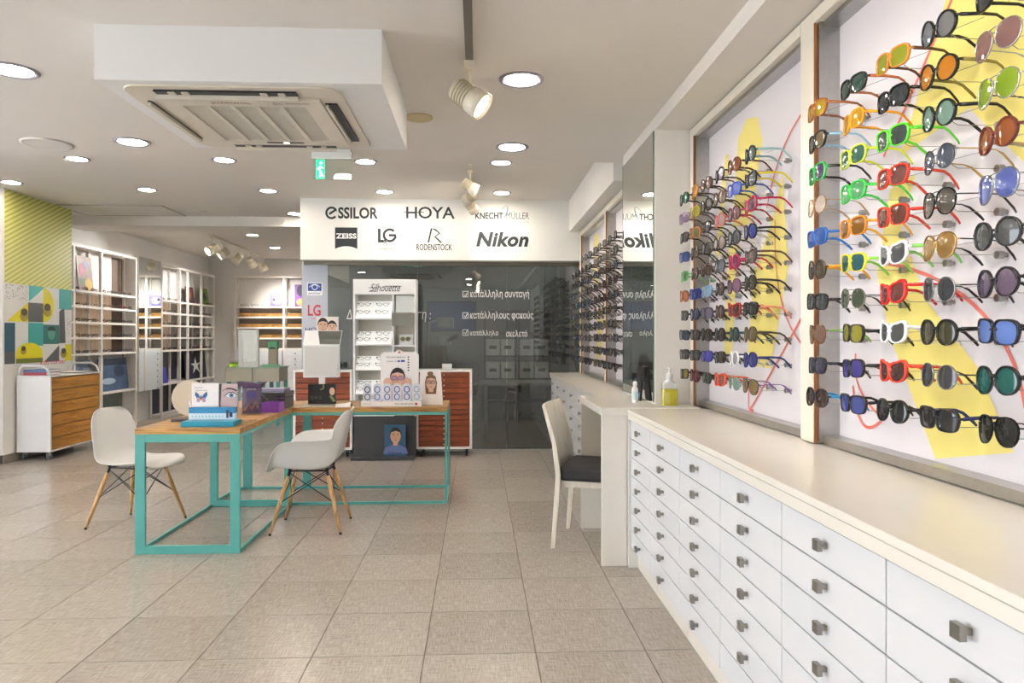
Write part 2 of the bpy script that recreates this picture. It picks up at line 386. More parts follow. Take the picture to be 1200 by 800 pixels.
printed('logo_ribbon', stroke([(gc[0]-.07,2.43),(gc[0]-.02,2.375)], .008)+stroke([(gc[0]-.03,2.43),(gc[0]-.075,2.375)], .008), M('ink_pale','#9aa3a2',.6), pb, bh, .004)
text('lettering', 'TOKKUTO', K((-1.103,2.318,-0.95,2.338)), pb, M('ink_grey','#5b6365',.6), bh, shear=.2)
rb = K((-0.566,2.402,-0.412,2.567))
printed('logo_letter', stroke([(rb[0]+.01,rb[1]),(rb[0]+.045,rb[3]-.008),(rb[0]+.09,rb[3]-.02),(rb[2]-.02,rb[3]-.06),(rb[0]+.085,rb[1]+.065),(rb[2],rb[1])], .017), INK, pb, bh)
text('lettering', 'RODENSTOCK', K((-0.691,2.314,-0.287,2.384)), pb, INK, bh, bold=.012)
text('lettering', 'Nikon', K((-0.016,2.357,0.581,2.526)), pb, INK, bh, shear=.22, bold=.04, spacing=1.06)
# ---- smoked glass partition with lettering
GY = 8.40
gl = sthing('window_1', 'dark smoked glass partition with white Greek lettering', (-0.3,GY,0))
for x0, x1 in ((-1.735,-.70),(-.695,.34),(.345,1.30)): Bx('pane', SMOKE, gl, x0,GY,0.02,x1,GY+.01,2.175)
Bx('rail', ALU, gl, -2.0,GY-.015,0,1.30,GY+.025,.02)
Bx('panel', M('pale_blue_grey_film','#b9bfcb',.45,var=.02), gl, -2.03,GY-.006,.02,-1.735,GY+.016,2.19)
Bx('pane', SMOKE, gl, -2.03,GY+.03,.02,-2.02,11.4,2.175)
pg = faceY(GY)
def G(b): k = GY/8.2; return (b[0]*k, 1.33+(b[1]-1.33)*k, b[2]*k, 1.33+(b[3]-1.33)*k)
PW = M('print_white','#f2f2f0',.5)
text('lettering', 'Διορθωμένη όραση :', G((-1.483,1.504,-0.531,1.651)), pg, PW, gl, .003, shear=.15, bold=.0)
text('lettering', 'κατάλληλη συνταγή', G((-0.084,1.765,0.59,1.872)), pg, PW, gl, .003, bold=.004)
text('lettering', 'κατάλληλους φακούς', G((-0.084,1.52,0.639,1.628)), pg, PW, gl, .003, bold=.004)
text('lettering', 'κατάλληλο', G((-0.084,1.335,0.237,1.412)), pg, PW, gl, .003, bold=.004)
text('lettering', 'σκελετό', G((0.325,1.335,0.57,1.412)), pg, PW, gl, .003, bold=.004)
for z in (1.822,1.578,1.383):
    b = G((-0.168,z-.032,-0.108,z+.032))
    printed('tick_box', stroke([(b[0],b[1]),(b[2],b[1]),(b[2],b[3]),(b[0],b[3]),(b[0],b[1])], .009)+stroke([(b[0]+.015,z+.005),(b[0]+.03,z-.015),(b[2]-.01,z+.025)], .01), PW, pg, gl, .003)
lg1 = G((-1.923,1.822,-1.751,1.948)); pp = faceY(GY-.006)
printed('logo_card', [[(lg1[0],lg1[1]-.02),(lg1[2],lg1[1]-.02),(lg1[2],lg1[3]),(lg1[0],lg1[3])]], PW, pp, gl, .002)
printed('logo_block', [[(lg1[0]+.01,lg1[1]+.03),(lg1[2]-.01,lg1[1]+.03),(lg1[2]-.01,lg1[3]-.01),(lg1[0]+.01,lg1[3]-.01)]], M('print_blue','#2a4f9e',.5), pp, gl, .003)
ex = (lg1[0]+lg1[2])/2; ez = (lg1[1]+lg1[3])/2+.01
printed('logo_eye', stroke(ell(ex,ez,.03,.028,16)+[(ex+.03,ez)], .008)+stroke([(ex-.06,ez),(ex-.03,ez+.026),(ex,ez+.034),(ex+.03,ez+.026),(ex+.06,ez)], .007), PW, pp, gl, .004)
text('lettering', 'essilor', (lg1[0]+.015,lg1[1]-.008,lg1[2]-.015,lg1[1]+.022), pp, M('print_blue','#2a4f9e',.5), gl, .004)
text('lettering', 'LG', G((-1.913,1.571,-1.77,1.697)), pp, M('print_red','#c8383c',.5), gl, .003, bold=.02)
text('lettering', 'tokkuto', G((-1.88,1.535,-1.80,1.55)), pp, M('print_red','#c8383c',.5), gl, .003)
text('lettering', 'HOYA', G((-1.942,1.392,-1.70,1.44)), pp, M('print_navy','#27305c',.5), gl, .003)
cp = G((-1.818,1.30,-1.57,1.562))
printed('poster', [[(cp[0],cp[1]),(cp[2],cp[1]),(cp[2],cp[3]),(cp[0],cp[3])]], M('print_d9d5d0','#d9d5d0',.5), pp, gl, .004)
face_print(pp, gl, cp[0]+.075, cp[3]-.105, .17, '#cfa88e', '#2a2322', '#50535a', None, off=.005, shoulders=False)
face_print(pp, gl, cp[0]+.18, cp[3]-.125, .15, '#d8b49e', '#241d1d', '#3c3c44', None, off=.011, shoulders=False)
# exam room behind the glass
struct(MB().box(-2.02,11.4,0,1.46,11.5,FC).build('wall_exam', M('exam_wall','#8d918f',0.8,var=.04)), 'grey wall at the back of the examination room')

# ================================================================== LIGHTS
GLOW = emit('lamp_diffuser', '#fffaf4', DOWNLIGHT)
RING = M('lamp_ring', '#a7a2ae', 0.3, 0.3)
me_ring = None
def make_downlight(x, y, z, R, label):
    t = thing('downlight', label, 'ceiling light', (x, y, z), group='round recessed downlights')
    MB().lathe([(R,0.0),(R,-.006),(R*.93,-.010),(R*.76,-.006),(R*.74,.0)], n=32).build('ring', RING, t)
    MB().lathe([(0.0,-.004),(R*.75,-.004)], n=32).build('diffuser', GLOW, t)
    return t
nearl = [((.229,3.748),'recessed downlight above the near counter, closest to the camera on the right'),((.244,5.079),'recessed downlight behind the nearest one, in line with the mirror column'),((-2.383,5.072),'recessed downlight just left of the ceiling air conditioner'),((-2.346,3.74),'recessed downlight at the left picture edge beside the air conditioner')]
for (x, y), l in nearl: make_downlight(x, y, NC, .118, l)
farl = [((.21,6.44),'half-hidden downlight just past the ceiling step, right-hand one'),((.262,7.79),'downlight in front of the bulkhead, above the right logos'),((-1.0,7.79),'downlight in front of the bulkhead, above the left logos'),((-1.0,6.46),'half-hidden downlight past the ceiling step beside the green exit sign'),((-2.24,7.79),'downlight left of the bulkhead, in the row before the beam'),((-2.24,6.46),'half-hidden downlight past the ceiling step, behind the air conditioner'),((-3.514,7.80),'downlight between the striped pilaster and the bulkhead'),((-3.52,6.48),'half-hidden downlight past the ceiling step, leftmost one'),((-4.72,7.50),'downlight close to the top of the striped pilaster'),((-2.32,9.22),'downlight peeking out beside the left end of the bulkhead'),((-3.45,11.17),'first downlight beyond the ceiling beam'),((-3.55,12.75),'second downlight beyond the ceiling beam'),((-2.9,13.6),'downlight over the end shelving, half behind the bulkhead'),((-.9,9.6),'left downlight inside the examination room'),((.5,9.6),'right downlight inside the examination room')]
for (x, y), l in farl: make_downlight(x, y, FC, .105 if y < 9.5 or x < -2 else .10, l)
for k, (x, y) in enumerate([(-4.6,1.8),(-2.4,1.8),(-4.6,0.0),(-2.4,0.0),(-.2,0.2),(-4.6,3.75),(-4.6,5.07),(-2.4,-1.6),(-.2,-1.6)]):
    make_downlight(x, y, NC, .118, 'recessed downlight in the ceiling behind the camera or beyond the left edge')
# loudspeakers / blank discs
def disc(x, y, z, R, mat, label, cat):
    t = thing('ceiling_disc', label, cat, (x,y,z))
    MB().lathe([(R,0),(R,-.008),(R*.9,-.012),(R*.86,-.008)], n=28).build('rim', mat, t)
    MB().lathe([(0,-.006),(R*.88,-.006)], n=28).build('grille', mat, t)
disc(-2.998,5.145,NC,.16,CEIL,'white round loudspeaker grille flush in the left ceiling','speaker')
disc(-.36,4.42,NC,.085,M('beige_disc','#c9b890',.6),'small beige disc on ceiling beside the air conditioner','speaker')
disc(-3.517,9.15,FC,.12,CEIL,'white round loudspeaker grille before the ceiling beam','speaker')
ap = thing('access_panel','flush rectangular ceiling access panel before the beam','ceiling panel',(-4.2,9.05,FC))
MB().box(-5.0,8.72,FC-.012,-3.75,8.735,FC).box(-5.0,9.42,FC-.012,-3.75,9.435,FC).box(-3.765,8.735,FC-.012,-3.75,9.42,FC).box(-5.0,8.735,FC-.012,-4.985,9.42,FC).build('edge_strip', M('panel_edge','#b5aea6',.6), ap, True)
Bx('panel_leaf', CEIL, ap, -4.985,8.735,FC-.008,-3.765,9.42,FC)
# track lamps
SPOTW = M('spot_housing','#e6ddc9',.35); SPOTF = emit('spot_face','#fff4e6',14.0)
def track_lamp(loc, target, label, group, s=1.0, power=SPOT, cone=62):
    """lamp head hanging from a track at loc (track height), aimed at target"""
    t = thing('track_spotlight', label, 'spotlight', loc, group=group)
    L = Vector(loc); hd = Vector((0,0,-.145*s)); d = (Vector(target)-(L+hd)).normalized()
    MB().box(-.022*s,-.035*s,-.025*s,.022*s,.035*s,0).build('adapter', SPOTW, t)
    MB().tube([(0,0,-.02*s),(0,0,-.09*s)], .009*s, 8).build('stem', SPOTW, t)
    q = d.to_track_quat('Z', 'Y').to_matrix()
    def tr(mb): mb.v = [tuple(hd + q @ Vector(p)) for p in mb.v]; return mb
    tr(MB().lathe([(0,-.075*s),(.045*s,-.075*s),(.05*s,-.06*s),(.05*s,.01*s),(.055*s,.012*s),(.062*s,.075*s),(.057*s,.077*s),(.05*s,.06*s)], n=20)).build('housing', SPOTW, t)
    fins = MB()
    for k in range(5): fins.lathe([(.0505*s,-.06*s+k*.014*s),(.054*s,-.058*s+k*.014*s),(.054*s,-.054*s+k*.014*s),(.0505*s,-.052*s+k*.014*s)], n=20)
    tr(fins).build('cooling_fins', M('fin_beige','#c2b696',.5), t)
    tr(MB().lathe([(0,.062*s),(.052*s,.062*s)], n=20)).build('lens', SPOTF, t)
    ld = bpy.data.lights.new('spot', 'SPOT'); ld.energy = power; ld.spot_size = math.radians(cone); ld.spot_blend = .7; ld.shadow_soft_size = .04*s; ld.color = (1,.97,.92)
    lo = bpy.data.objects.new('spot', ld); COL.objects.link(lo); lo.parent = t
    lo.location = hd + d*.085*s; lo.rotation_euler = (-d).to_track_quat('Z', 'Y').to_euler()
    return t
tr1 = tag(MB().box(-.058,-.6,NC-.03,-.022,3.53,NC).build('light_track', M('track_grey','#8e8a86',.35,.8)), 'grey metal light track on ceiling leading to the near spotlight', 'light track')
tr2 = tag(MB().box(-.085,6.5,FC-.02,-.055,8.0,FC).build('light_track', SPOTW), 'white light track on ceiling before the bulkhead', 'light track')
track_lamp((-.04,3.46,NC-.03),(.9,3.15,1.75),'cream track spotlight at the end of the near ceiling track','near track spotlights',1.15)
for y, ty in ((1.75,2.6),(1.2,2.0),(.6,1.5),(-.2,1.2)):
    track_lamp((-.04,y,NC-.03),(1.38,ty,1.65),'cream track spotlight above the picture, aimed at the sunglasses boards','near track spotlights',1.15)
track_lamp((-.07,6.7,FC-.02),(1.2,6.6,1.9),'front spotlight of three on the track before the bulkhead','bulkhead track spotlights')
track_lamp((-.07,7.2,FC-.02),(-.9,8.2,2.4),'middle spotlight of three on the track before the bulkhead','bulkhead track spotlights',1.0,9,80)
track_lamp((-.07,7.7,FC-.02),(.35,8.2,2.3),'rear spotlight of three, just before the bulkhead logos','bulkhead track spotlights',1.0,6,80)
tr3 = tag(MB().box(-4.12,11.2,FC-.03,-4.08,14.1,FC).build('light_track', SPOTW), 'white light track on ceiling of the rear left room', 'light track')
lw_ = ['nearest','second','third','fourth','farthest']
for k, y in enumerate((11.3,11.8,12.5,13.2,13.9)):
    track_lamp((-4.1,y,FC-.03),((-5.2,(10.0,11.2,12.9)[k],1.7) if k < 3 else (-3.7,14.3,1.6)),lw_[k]+' of five spotlights on the rear left ceiling track','rear room track spotlights',1.25,60,85)
# exit sign
es = thing('exit_sign','green and white illuminated emergency exit sign hanging under the ceiling','exit sign',(-1.04,5.2,NC))
Bx('housing', PLASTIC, es, -1.183,5.17,2.605,-.898,5.23,2.655, .004); Bx('bracket', PLASTIC, es, -1.17,5.18,2.655,-.91,5.22,NC)
Bx('plate', glassy('sign_acrylic',(.93,.98,.95),.03), es, -1.183,5.197,2.46,-.898,5.203,2.605)
pe = faceY(5.197); EG = emit('exit_green','#1fcf7f',1.6); EW = emit('exit_white','#e8fff2',1.6)
printed('pictogram', [[(-1.155,2.465),(-1.095,2.465),(-1.095,2.60),(-1.155,2.60)]], EG, pe, es)
printed('running_figure', stroke([(-1.13,2.475),(-1.12,2.51),(-1.135,2.545)], .012)+stroke([(-1.105,2.48),(-1.12,2.51)], .01)+stroke([(-1.145,2.53),(-1.125,2.555),(-1.105,2.54)], .009)+[ell(-1.12,2.578,.01,.01,10)], EW, pe, es, .003)
printed('arrow_block', [[(-1.03,2.463),(-.905,2.463),(-.905,2.498),(-.95,2.505),(-1.01,2.503),(-1.03,2.485)]], EW, pe, es)
# air-conditioning box and cassette
ab = thing('air_conditioner','cream four-way cassette air conditioner in white ceiling box','air conditioner',(-1.04,3.72,2.43))
Bx('box', M('box_paint','#ecebe9',.6,var=.01), ab, -1.65,3.17,2.44,-.42,4.28,NC)
x0,x1,y0,y1,zb_ = -1.58,-.615,3.21,4.24,2.418
cxm, cym = (x0+x1)/2, (y0+y1)/2
def flatring(mb, ox0, oy0, ox1, oy1, ix0, iy0, ix1, iy1, za, zb):
    mb.box(ox0,oy0,za,ox1,iy0,zb).box(ox0,iy1,za,ox1,oy1,zb).box(ox0,iy0,za,ix0,iy1,zb).box(ix1,iy0,za,ox1,iy1,zb); return mb
MB().prism(rrect(x0,y0,x1,y1,.09,5), zb_+.012, 2.44).build('panel', ACW, ab, True, .004)
flatring(MB(), x0+.11,y0+.13,x1-.11,y1-.13, x0+.2,y0+.22,x1-.2,y1-.22, zb_-.004, zb_+.012).build('grille_frame', ACW, ab, True, .003)
Bx('intake_grille', M('ac_grille','#b9b1a2',.6), ab, x0+.2,y0+.22,zb_+.004,x1-.2,y1-.22,zb_+.012)
sl = MB()
for k in range(34): yy = y0+.225+k*.0172; sl.box(x0+.2,yy,zb_-.001,x1-.2,yy+.006,zb_+.004)
sl.build('grille_louvre', M('ac_louvre','#cfc8b9',.5), ab, True)
for k in range(1, 5): xx = x0+.2+k*(x1-x0-.4)/5; Bx('grille_bar', ACW, ab, xx-.012,y0+.22,zb_-.004,xx+.012,y1-.22,zb_+.006)
for (a,b_,c,d) in ((x0+.14,y0+.045,x1-.2,y0+.10),(x0+.2,y1-.10,x1-.2,y1-.045),(x0+.048,y0+.2,x0+.062,y1-.2),(x1-.1,y0+.2,x1-.045,y1-.2)):
    Bx('air_slot', BLACK, ab, a,b_,zb_+.004,c,d,zb_+.0125)
    if c-a > d-b_:
        Bx('flap', ACW, ab, a,d-.012,zb_-.016,c,d-.004,zb_+.008)
        for q in (a+.06,a+.12,c-.16,c-.08): Bx('vane', ACW, ab, q,b_+.004,zb_-.002,q+.03,d-.012,zb_+.006)
    else:
        Bx('flap', ACW, ab, (a+.004 if a < cxm else a+.004),b_,zb_-.012,a+.014,d,zb_+.008)
pu = Plane((0,0,zb_-.004),(1,0,0),(0,1,0),(0,0,-1))
text('lettering', 'Inventor', (cxm-.13,y0+.155,cxm+.05,y0+.185), pu, M('print_maroon','#7c3038',.5), ab, .001)
text('lettering', 'DC Inverter', (cxm+.15,y0+.155,cxm+.32,y0+.18), pu, M('print_maroon','#7c3038',.5), ab, .001)
Bx('display', BLACK, ab, cxm-.07,y1-.2,zb_-.006,cxm+.13,y1-.18,zb_-.003); Bx('indicator_light', emit('ac_led','#ffffff',3), ab, cxm+.02,y1-.198,zb_-.0075,cxm+.05,y1-.184,zb_-.006)

# ================================================================== RIGHT SIDE: COUNTERS
WT = .915
def knob(parent, x, y, z):
    MB().box(x-.030,y-.014,z-.014,x-.016,y+.014,z+.014).box(x-.017,y-.006,z-.006,x,y+.006,z+.006).build('knob', NICKEL, parent)
def drawer_unit(ya, yb, xf, label, group, zt=.85, zb=.115, n=7, kx=0.0):
    cy = (ya+yb)/2
    t = thing('drawer_unit', label, 'drawer unit', (xf, cy, 0), group=group)
    Bx('carcass', WHITE, t, xf+.02,ya+.001,zb-.004,(1.29 if xf > .87 else (1.08 if ya < 5.3 else 1.16)),yb-.001,zt+.004)
    Bx('plinth', CREAM, t, xf+.04,ya+.001,0,xf+.058,yb-.001,zb-.004)
    ph = (zt-zb)/n
    for r in range(n):
        za = zb+r*ph+.002; zc = zb+(r+1)*ph-.002
        d = MB().box(0,ya-cy+.0025,za,.019,yb-cy-.0025,zc).build('drawer', DRAWERW, t, False, .0015)
        knob(d, 0, kx, (za+zc)/2+.005)
    return t
cols = [4.10,3.65,3.11,2.58,2.05,1.515,.98,.445]
for k in range(len(cols)-1):
    drawer_unit(cols[k+1], cols[k], .885, 'white seven-drawer unit with square knobs, %s along from the white desk' % ORD[k], 'near counter drawer units')
tag(Bx('end_panel', WHITE, None, .872,4.102,0,1.29,4.128,.86), 'white end panel closing near drawer counter beside the desk', 'panel')
wtop = thing('worktop','long cream worktop on the near drawer counter under the sunglasses','worktop',(1.08,2.2,.86))
Bx('top', CREAM, wtop, .865,-.2,.893,1.36,4.118,WT, .003); Bx('apron', CREAM, wtop, .869,-.2,.857,1.36,4.118,.891, .002)
fcols = [8.36,7.82,7.28,6.74,6.20,5.66,5.02]
for k in range(len(fcols)-1):
    drawer_unit(fcols[k+1], fcols[k], .862, 'white drawer unit of the far counter, %s from the glass partition' % ORD[k], 'far counter drawer units')
wf = thing('worktop','cream worktop on the far drawer counter beyond the desk','worktop',(1.0,6.7,.86))
MB().prism([(.842,5.01),(1.08,5.01),(1.08,5.31),(1.25,5.31),(1.25,8.39),(.842,8.39)], .893, WT).build('top', CREAM, wf, True, .003)
MB().prism([(.846,5.01),(1.08,5.01),(1.08,5.31),(1.17,5.31),(1.17,8.39),(.846,8.39)], .857, .891).build('apron', CREAM, wf, True)
dk = thing('fitting_desk','cream slab-sided fitting desk in front of the mirror column','desk',(.9,4.56,0))
MB().prism([(.715,4.122),(1.30,4.122),(1.30,4.335),(1.082,4.335),(1.082,5.0),(.715,5.0)], .875, .921).build('top', CREAM, dk, True, .002)
Bx('side_panel', CREAM, dk, .72,4.132,0,.868,4.162,.875,.002); Bx('side_panel', CREAM, dk, .72,4.955,0,1.08,4.985,.875,.002); Bx('side_panel', CREAM, dk, .868,4.135,0,1.08,4.165,.875)
Bx('back_panel', CREAM, dk, 1.058,4.165,0,1.08,4.955,.875)
# mirror on the column
mr = thing('wall_mirror','tall frameless mirror on the white column above the desk','mirror',(1.08,4.83,.93))
Bx('pane', MIRROR, mr, 1.079,4.365,.93,1.083,5.285,2.598); Bx('edge', GLASSEDGE, mr, 1.078,4.358,.93,1.0845,4.365,2.598); Bx('edge', GLASSEDGE, mr, 1.078,5.285,.93,1.0845,5.29,2.598)
# things on desk
sz = thing('sanitiser_bottle','clear pump bottle of yellow sanitiser on counter beside the column','bottle',(1.15,4.25,.921))
MB().prism(rrect(-.045,-.026,.045,.026,.014,3), 0, .10).build('liquid', M('yellow_gel','#dcd21e',.15,coat=.6), sz)
MB().prism(rrect(-.0475,-.0285,.0475,.0285,.016,3), -.0, .135).build('bottle_body', CLEAR, sz)
MB().lathe([(.045,.135),(.02,.15),(.018,.165),(.022,.168),(.02,.19),(.007,.195),(.007,.215),(.012,.217),(.012,.226),(0,.227)], n=14).tube([(0,0,.221),(-.035,-.005,.219)], .005, 6).build('pump', PLASTIC, sz)
printed('label', [[(-.043,.012),(-.004,.012),(-.004,.085),(-.043,.085)]], M('print_d9d28a','#d3cc62',.5), Plane(Vector((1.15,4.25,.921))+Vector((0,-.0285,0)),(1,0,0),(0,0,1),(0,-1,0)), sz)
sp = thing('spray_bottle','small white spray bottle standing at the mirror on the desk','bottle',(.985,4.45,.921))
MB().lathe([(0,0),(.019,0),(.02,.004),(.02,.085),(.011,.10),(.011,.104),(.014,.105),(.013,.13),(.008,.133),(0,.133)], n=16).build('bottle_body', PLASTIC, sp)
MB().lathe([(.0203,.02),(.0203,.07)], n=16).build('label', M('print_c6d6d8','#c6d6d8',.5), sp)
pm_ = thing('tilted_tablet','dark slim device leaning against the mirror on desk','device',(1.05,4.62,.921))
MB().box(-.012,-.07,0,.0,.07,.22).build('screen', BLACK, pm_); MB().box(-.013,-.06,.02,-.0121,.06,.05).build('badge', M('print_5a86b8','#5a86b8',.4), pm_)
for c in pm_.children: c.rotation_euler = (0, .1, 0)

# ================================================================== DISPLAY BOARDS WITH SUNGLASSES
FRAMEW = M('case_frame','#e4ddcd',.35,var=.02); BOARD = M('board_white','#e2dde0',.55,var=.02,scale=3)
YEL = M('art_yellow','#efdf80',.55); CORAL = M('art_coral','#e2776a',.55); PALEP = M('art_pale','#d9d5db',.55)
def display_board(label, ya, yb, X, zb, zt, art, pw=.055):
    """recessed board in the right wall, from ya (near) to yb (far); X = face of the white frame"""
    t = thing('display_board', label, 'display board', (X, (ya+yb)/2, zb))
    w = .05
    Bx('board', BOARD, t, X+.095,ya,zb,X+.11,yb,zt)
    Bx('frame_post', FRAMEW, t, X,yb,zb-.01,X+.11,yb+pw,zt+w,.002); 
    Bx('frame_top', FRAMEW, t, X,ya,zt,X+.11,yb,zt+w,.002)
    Bx('wood_edge', BROWNEDGE, t, X+.002,yb-.006,zb-.01,X+.014,yb,zt)
    Bx('channel', ALU, t, X+.014,yb-.02,zb,X+.095,yb,zt); Bx('channel', ALU, t, X+.03,ya,zt-.02,X+.095,yb-.02,zt); Bx('channel', ALU, t, X+.03,ya,zb-.01,X+.095,yb-.02,zb+.022)
    pl = Plane((X+.095,yb,zb),(0,-1,0),(0,0,1),(-1,0,0))      # u runs towards the camera
    W = yb-ya
    for ai, (kind, pts, wd) in enumerate(art):
        um = max(1.0, max(p[0] for p in pts)/(W-.02)); pts = [(max(.03, p[0]/um), min(zt-zb-.03, max(.03, p[1]))) for p in pts]
        m = {'y': YEL, 'c': CORAL, 'p': PALEP}[kind]
        polys = [pts] if wd is None else stroke(pts, wd)
        printed('print', polys, m, pl, t, .001+.0003*ai)
    return t, pl
def bez(p0, p1, p2, n=12):
    return [((1-t)**2*p0[0]+2*t*(1-t)*p1[0]+t*t*p2[0], (1-t)**2*p0[1]+2*t*(1-t)*p1[1]+t*t*p2[1]) for t in [k/n for k in range(n+1)]]
artM = [('y',[(.42,1.0),(.50,1.46),(.62,1.53),(.76,1.50),(.83,1.36),(.66,.98)],None),('y',[(.14,.9),(.30,1.42),(.36,1.42),(.2,.85)],None),('y',[(.62,.26),(.72,.72),(.96,.98),(1.06,1.15),(1.12,.72),(.92,.25)],None),('y',[(.28,.3),(.36,.9),(.5,.9),(.40,.3)],None),
        ('p',[(1.15,.95),(1.25,1.2),(1.45,1.1),(1.5,.8),(1.3,.7)],None),('c',bez((1.58,1.40),(1.15,1.35),(.98,1.02)),.012),('c',bez((1.33,1.28),(1.30,1.0),(1.42,.7)),.012),('c',bez((.98,.95),(.95,.5),(1.3,.35)),.010),('c',bez((1.55,.62),(1.05,.25),(.72,.02)),.012),('c',bez((.72,.02),(.62,.0),(.66,.16)),.012)]
artN = [('y',[(.42,1.0),(.70,1.5),(1.0,1.52),(1.35,1.52),(1.15,.95),(.95,.85),(.75,1.05)],None),('y',[(.28,.62),(.36,.40),(.60,.02),(.92,.10),(.78,.32),(.55,.52),(.42,.76),(.50,.92),(.36,.90)],None),
        ('c',bez((.32,1.02),(.6,1.3),(.86,1.6)),.012),('c',bez((.12,.22),(.16,.0),(.32,.12)),.012),('c',bez((.32,.12),(.10,.20),(.14,.34)),.010),('c',bez((.30,.66),(.9,.55),(.96,.22)),.012),('c',bez((1.35,1.5),(1.36,1.3),(1.3,1.1)),.012),('p',[(.9,.5),(1.0,.62),(1.2,.5),(1.1,.35)],None)]
artF = [('y',[(.30,1.0),(.36,1.5),(.62,1.5),(.55,.95)],None),('y',[(.5,.15),(.6,.6),(.9,.75),(.8,.2)],None),('c',bez((.1,.9),(.5,.6),(.9,.7)),.012)]
ZB, ZT = .93, 2.545
display_board('nearest white sunglasses board with yellow and coral print', .55, 2.72, 1.30, ZB, ZT, artN, .11)
display_board('second sunglasses board, between nearest board and mirror column', 2.832, 4.275, 1.30, ZB, ZT, artM)
display_board('third sunglasses board, just beyond the mirror column', 5.31, 6.52, 1.17, ZB, 2.48, artF)
display_board('farthest sunglasses board next to the smoked glass partition', 6.58, 8.08, 1.17, ZB, 2.48, artF)
tag(Bx('case_filler', FRAMEW, None, 1.17,8.136,.93,1.28,8.19,2.53), 'white frame post between farthest board and the glass partition', 'post')

# ---- sunglasses meshes (local: x across the face, +y back along the temples, z up; origin at the bridge)
def contour(style, n=20):
    P = []
    for k in range(n):
        t = 2*PI*k/n; c, s = math.cos(t), math.sin(t)
        if style in ('round', 'wire-rim'): a, b, e = .0255, .0245, 1.0
        elif style == 'square': a, b, e = .0285, .0215, .62
        elif style == 'cat-eye': a, b, e = .0285, .0205, .8
        else: a, b, e = .0290, .0250, .85
        x = a*math.copysign(abs(c)**e, c); z = b*math.copysign(abs(s)**e, s)
        if style == 'cat-eye': z += max(0, x)*.38*(1 if s > 0 else .25)
        if style == 'square' and s < 0: x *= .92
        if style == 'aviator':
            if s < 0: x = x*(1-.18*abs(s))+.003*abs(s); z *= 1.12
        P.append((x, z))
    return P
def curve_y(x): return 2.3*x*x
GM = {}
def glasses_meshes(style):
    if style in GM: return GM[style]
    C = contour(style); n = len(C); thin = style in ('aviator', 'wire-rim')
    fr = MB(); rim = 1.07 if thin else (1.13 if style != 'cat-eye' else 1.20); dep = .0018 if thin else .0035
    lens = {}
    for q in (-1, 1):
        I = [(q*(.0335+x), z) for x, z in C]; O = [(q*(.0335+x*rim), z*rim+(.001 if not thin else 0)) for x, z in C]
        V = [(x, curve_y(x)-dep, z) for x, z in I]+[(x, curve_y(x)-dep, z) for x, z in O]+[(x, curve_y(x)+dep, z) for x, z in O]+[(x, curve_y(x)+dep, z) for x, z in I]
        F = [(a*n+k, a*n+(k+1) % n, ((a+1) % 4)*n+(k+1) % n, ((a+1) % 4)*n+k) for a in range(4) for k in range(n)]
        fr.add(V, F, True)
        lm = MB(); lm.add([(x, curve_y(x)-.0005, z) for x, z in I]+[(q*.0335, curve_y(.0335)-.0035, 0)], [(k, (k+1) % n, n) for k in range(n)], True)
        lens[q] = lm
    bz = .006 if style != 'aviator' else .010
    fr.tube([(-.011,.0,bz-.002),(-.004,-.001,bz+.002),(.004,-.001,bz+.002),(.011,.0,bz-.002)], .0028 if not thin else .0013, 6)
    if thin: fr.tube([(-.02,.001,.021),(0,0,.0225),(.02,.001,.021)], .0011, 5)
    hx = .0335+C[0][0]*rim
    for q in (-1, 1):
        zz = .008 if style != 'cat-eye' else .016
        fr.tube([(q*(hx-.004),curve_y(hx-.004),zz),(q*(hx+.0025),curve_y(hx)+.001,zz),(q*(hx+.0035),curve_y(hx)+.008,zz)], .003 if not thin else .0015, 6)
    res = {'frame': fr}
    for q in (-1, 1):
        zz = .008 if style != 'cat-eye' else .016
        y0 = curve_y(hx)+.006
        pts = [(q*(hx+.0035),y0,zz),(q*(hx+.0035),y0+.05,zz+.001),(q*(hx+.001),y0+.09,zz-.001),(q*(hx-.002),y0+.108,zz-.008),(q*(hx-.006),y0+.132,zz-.028),(q*(hx-.008),y0+.14,zz-.037)]
        r = [.0042,.0038,.0034,.0036,.0040,.0030] if not thin else [.0016,.0013,.0013,.0028,.0034,.0026]
        tb = MB().tube(pts, r, 6, flat=.55); res['temple%d' % q] = tb
    res['lens-1'] = lens[-1]; res['lens1'] = lens[1]
    out = {}
    for k, mb in res.items():
        me = bpy.data.meshes.new('sunglasses_'+k); me.from_pydata(mb.v, [], mb.f)
        b = bmesh.new(); b.from_mesh(me); bmesh.ops.recalc_face_normals(b, faces=b.faces); b.to_mesh(me); b.free()
        me.polygons.foreach_set('use_smooth', [True]*len(me.polygons)); me.materials.append(BLACK); out[k] = me
    GM[style] = out; return out
def put(name, me, mat, parent, loc=None):
    o = bpy.data.objects.new(name, me); COL.objects.link(o); o.parent = parent
    if loc: o.location = loc
    o.material_slots[0].link = 'OBJECT'; o.material_slots[0].material = mat
    return o
hk = MB()   # wire hook: peg on the board and two crossing wires that carry one pair (local: +y into the board)
hk.lathe([(0,.0),(.011,0),(.011,.018),(.006,.019),(.006,.03)], (0,.165,-.022), n=10, axis='Y')
hk.tube([(0,.165,-.022),(0,.06,-.022),(0,.03,-.004)], .0011, 5)
for q in (-1, 1): hk.tube([(q*.068,.012,.012),(0,.05,.002),(-q*.066,.085,.006)], .0009, 4)
hk_me = bpy.data.meshes.new('wire_hook'); hk_me.from_pydata(hk.v, [], hk.f); hk_me.materials.append(WIRE)
COLN = {}
def fm(hexc, metal=False): return M(('metal_' if metal else 'acetate_')+hexc.lstrip('#'), hexc, .22, .9 if metal else 0.0, spec=.5)
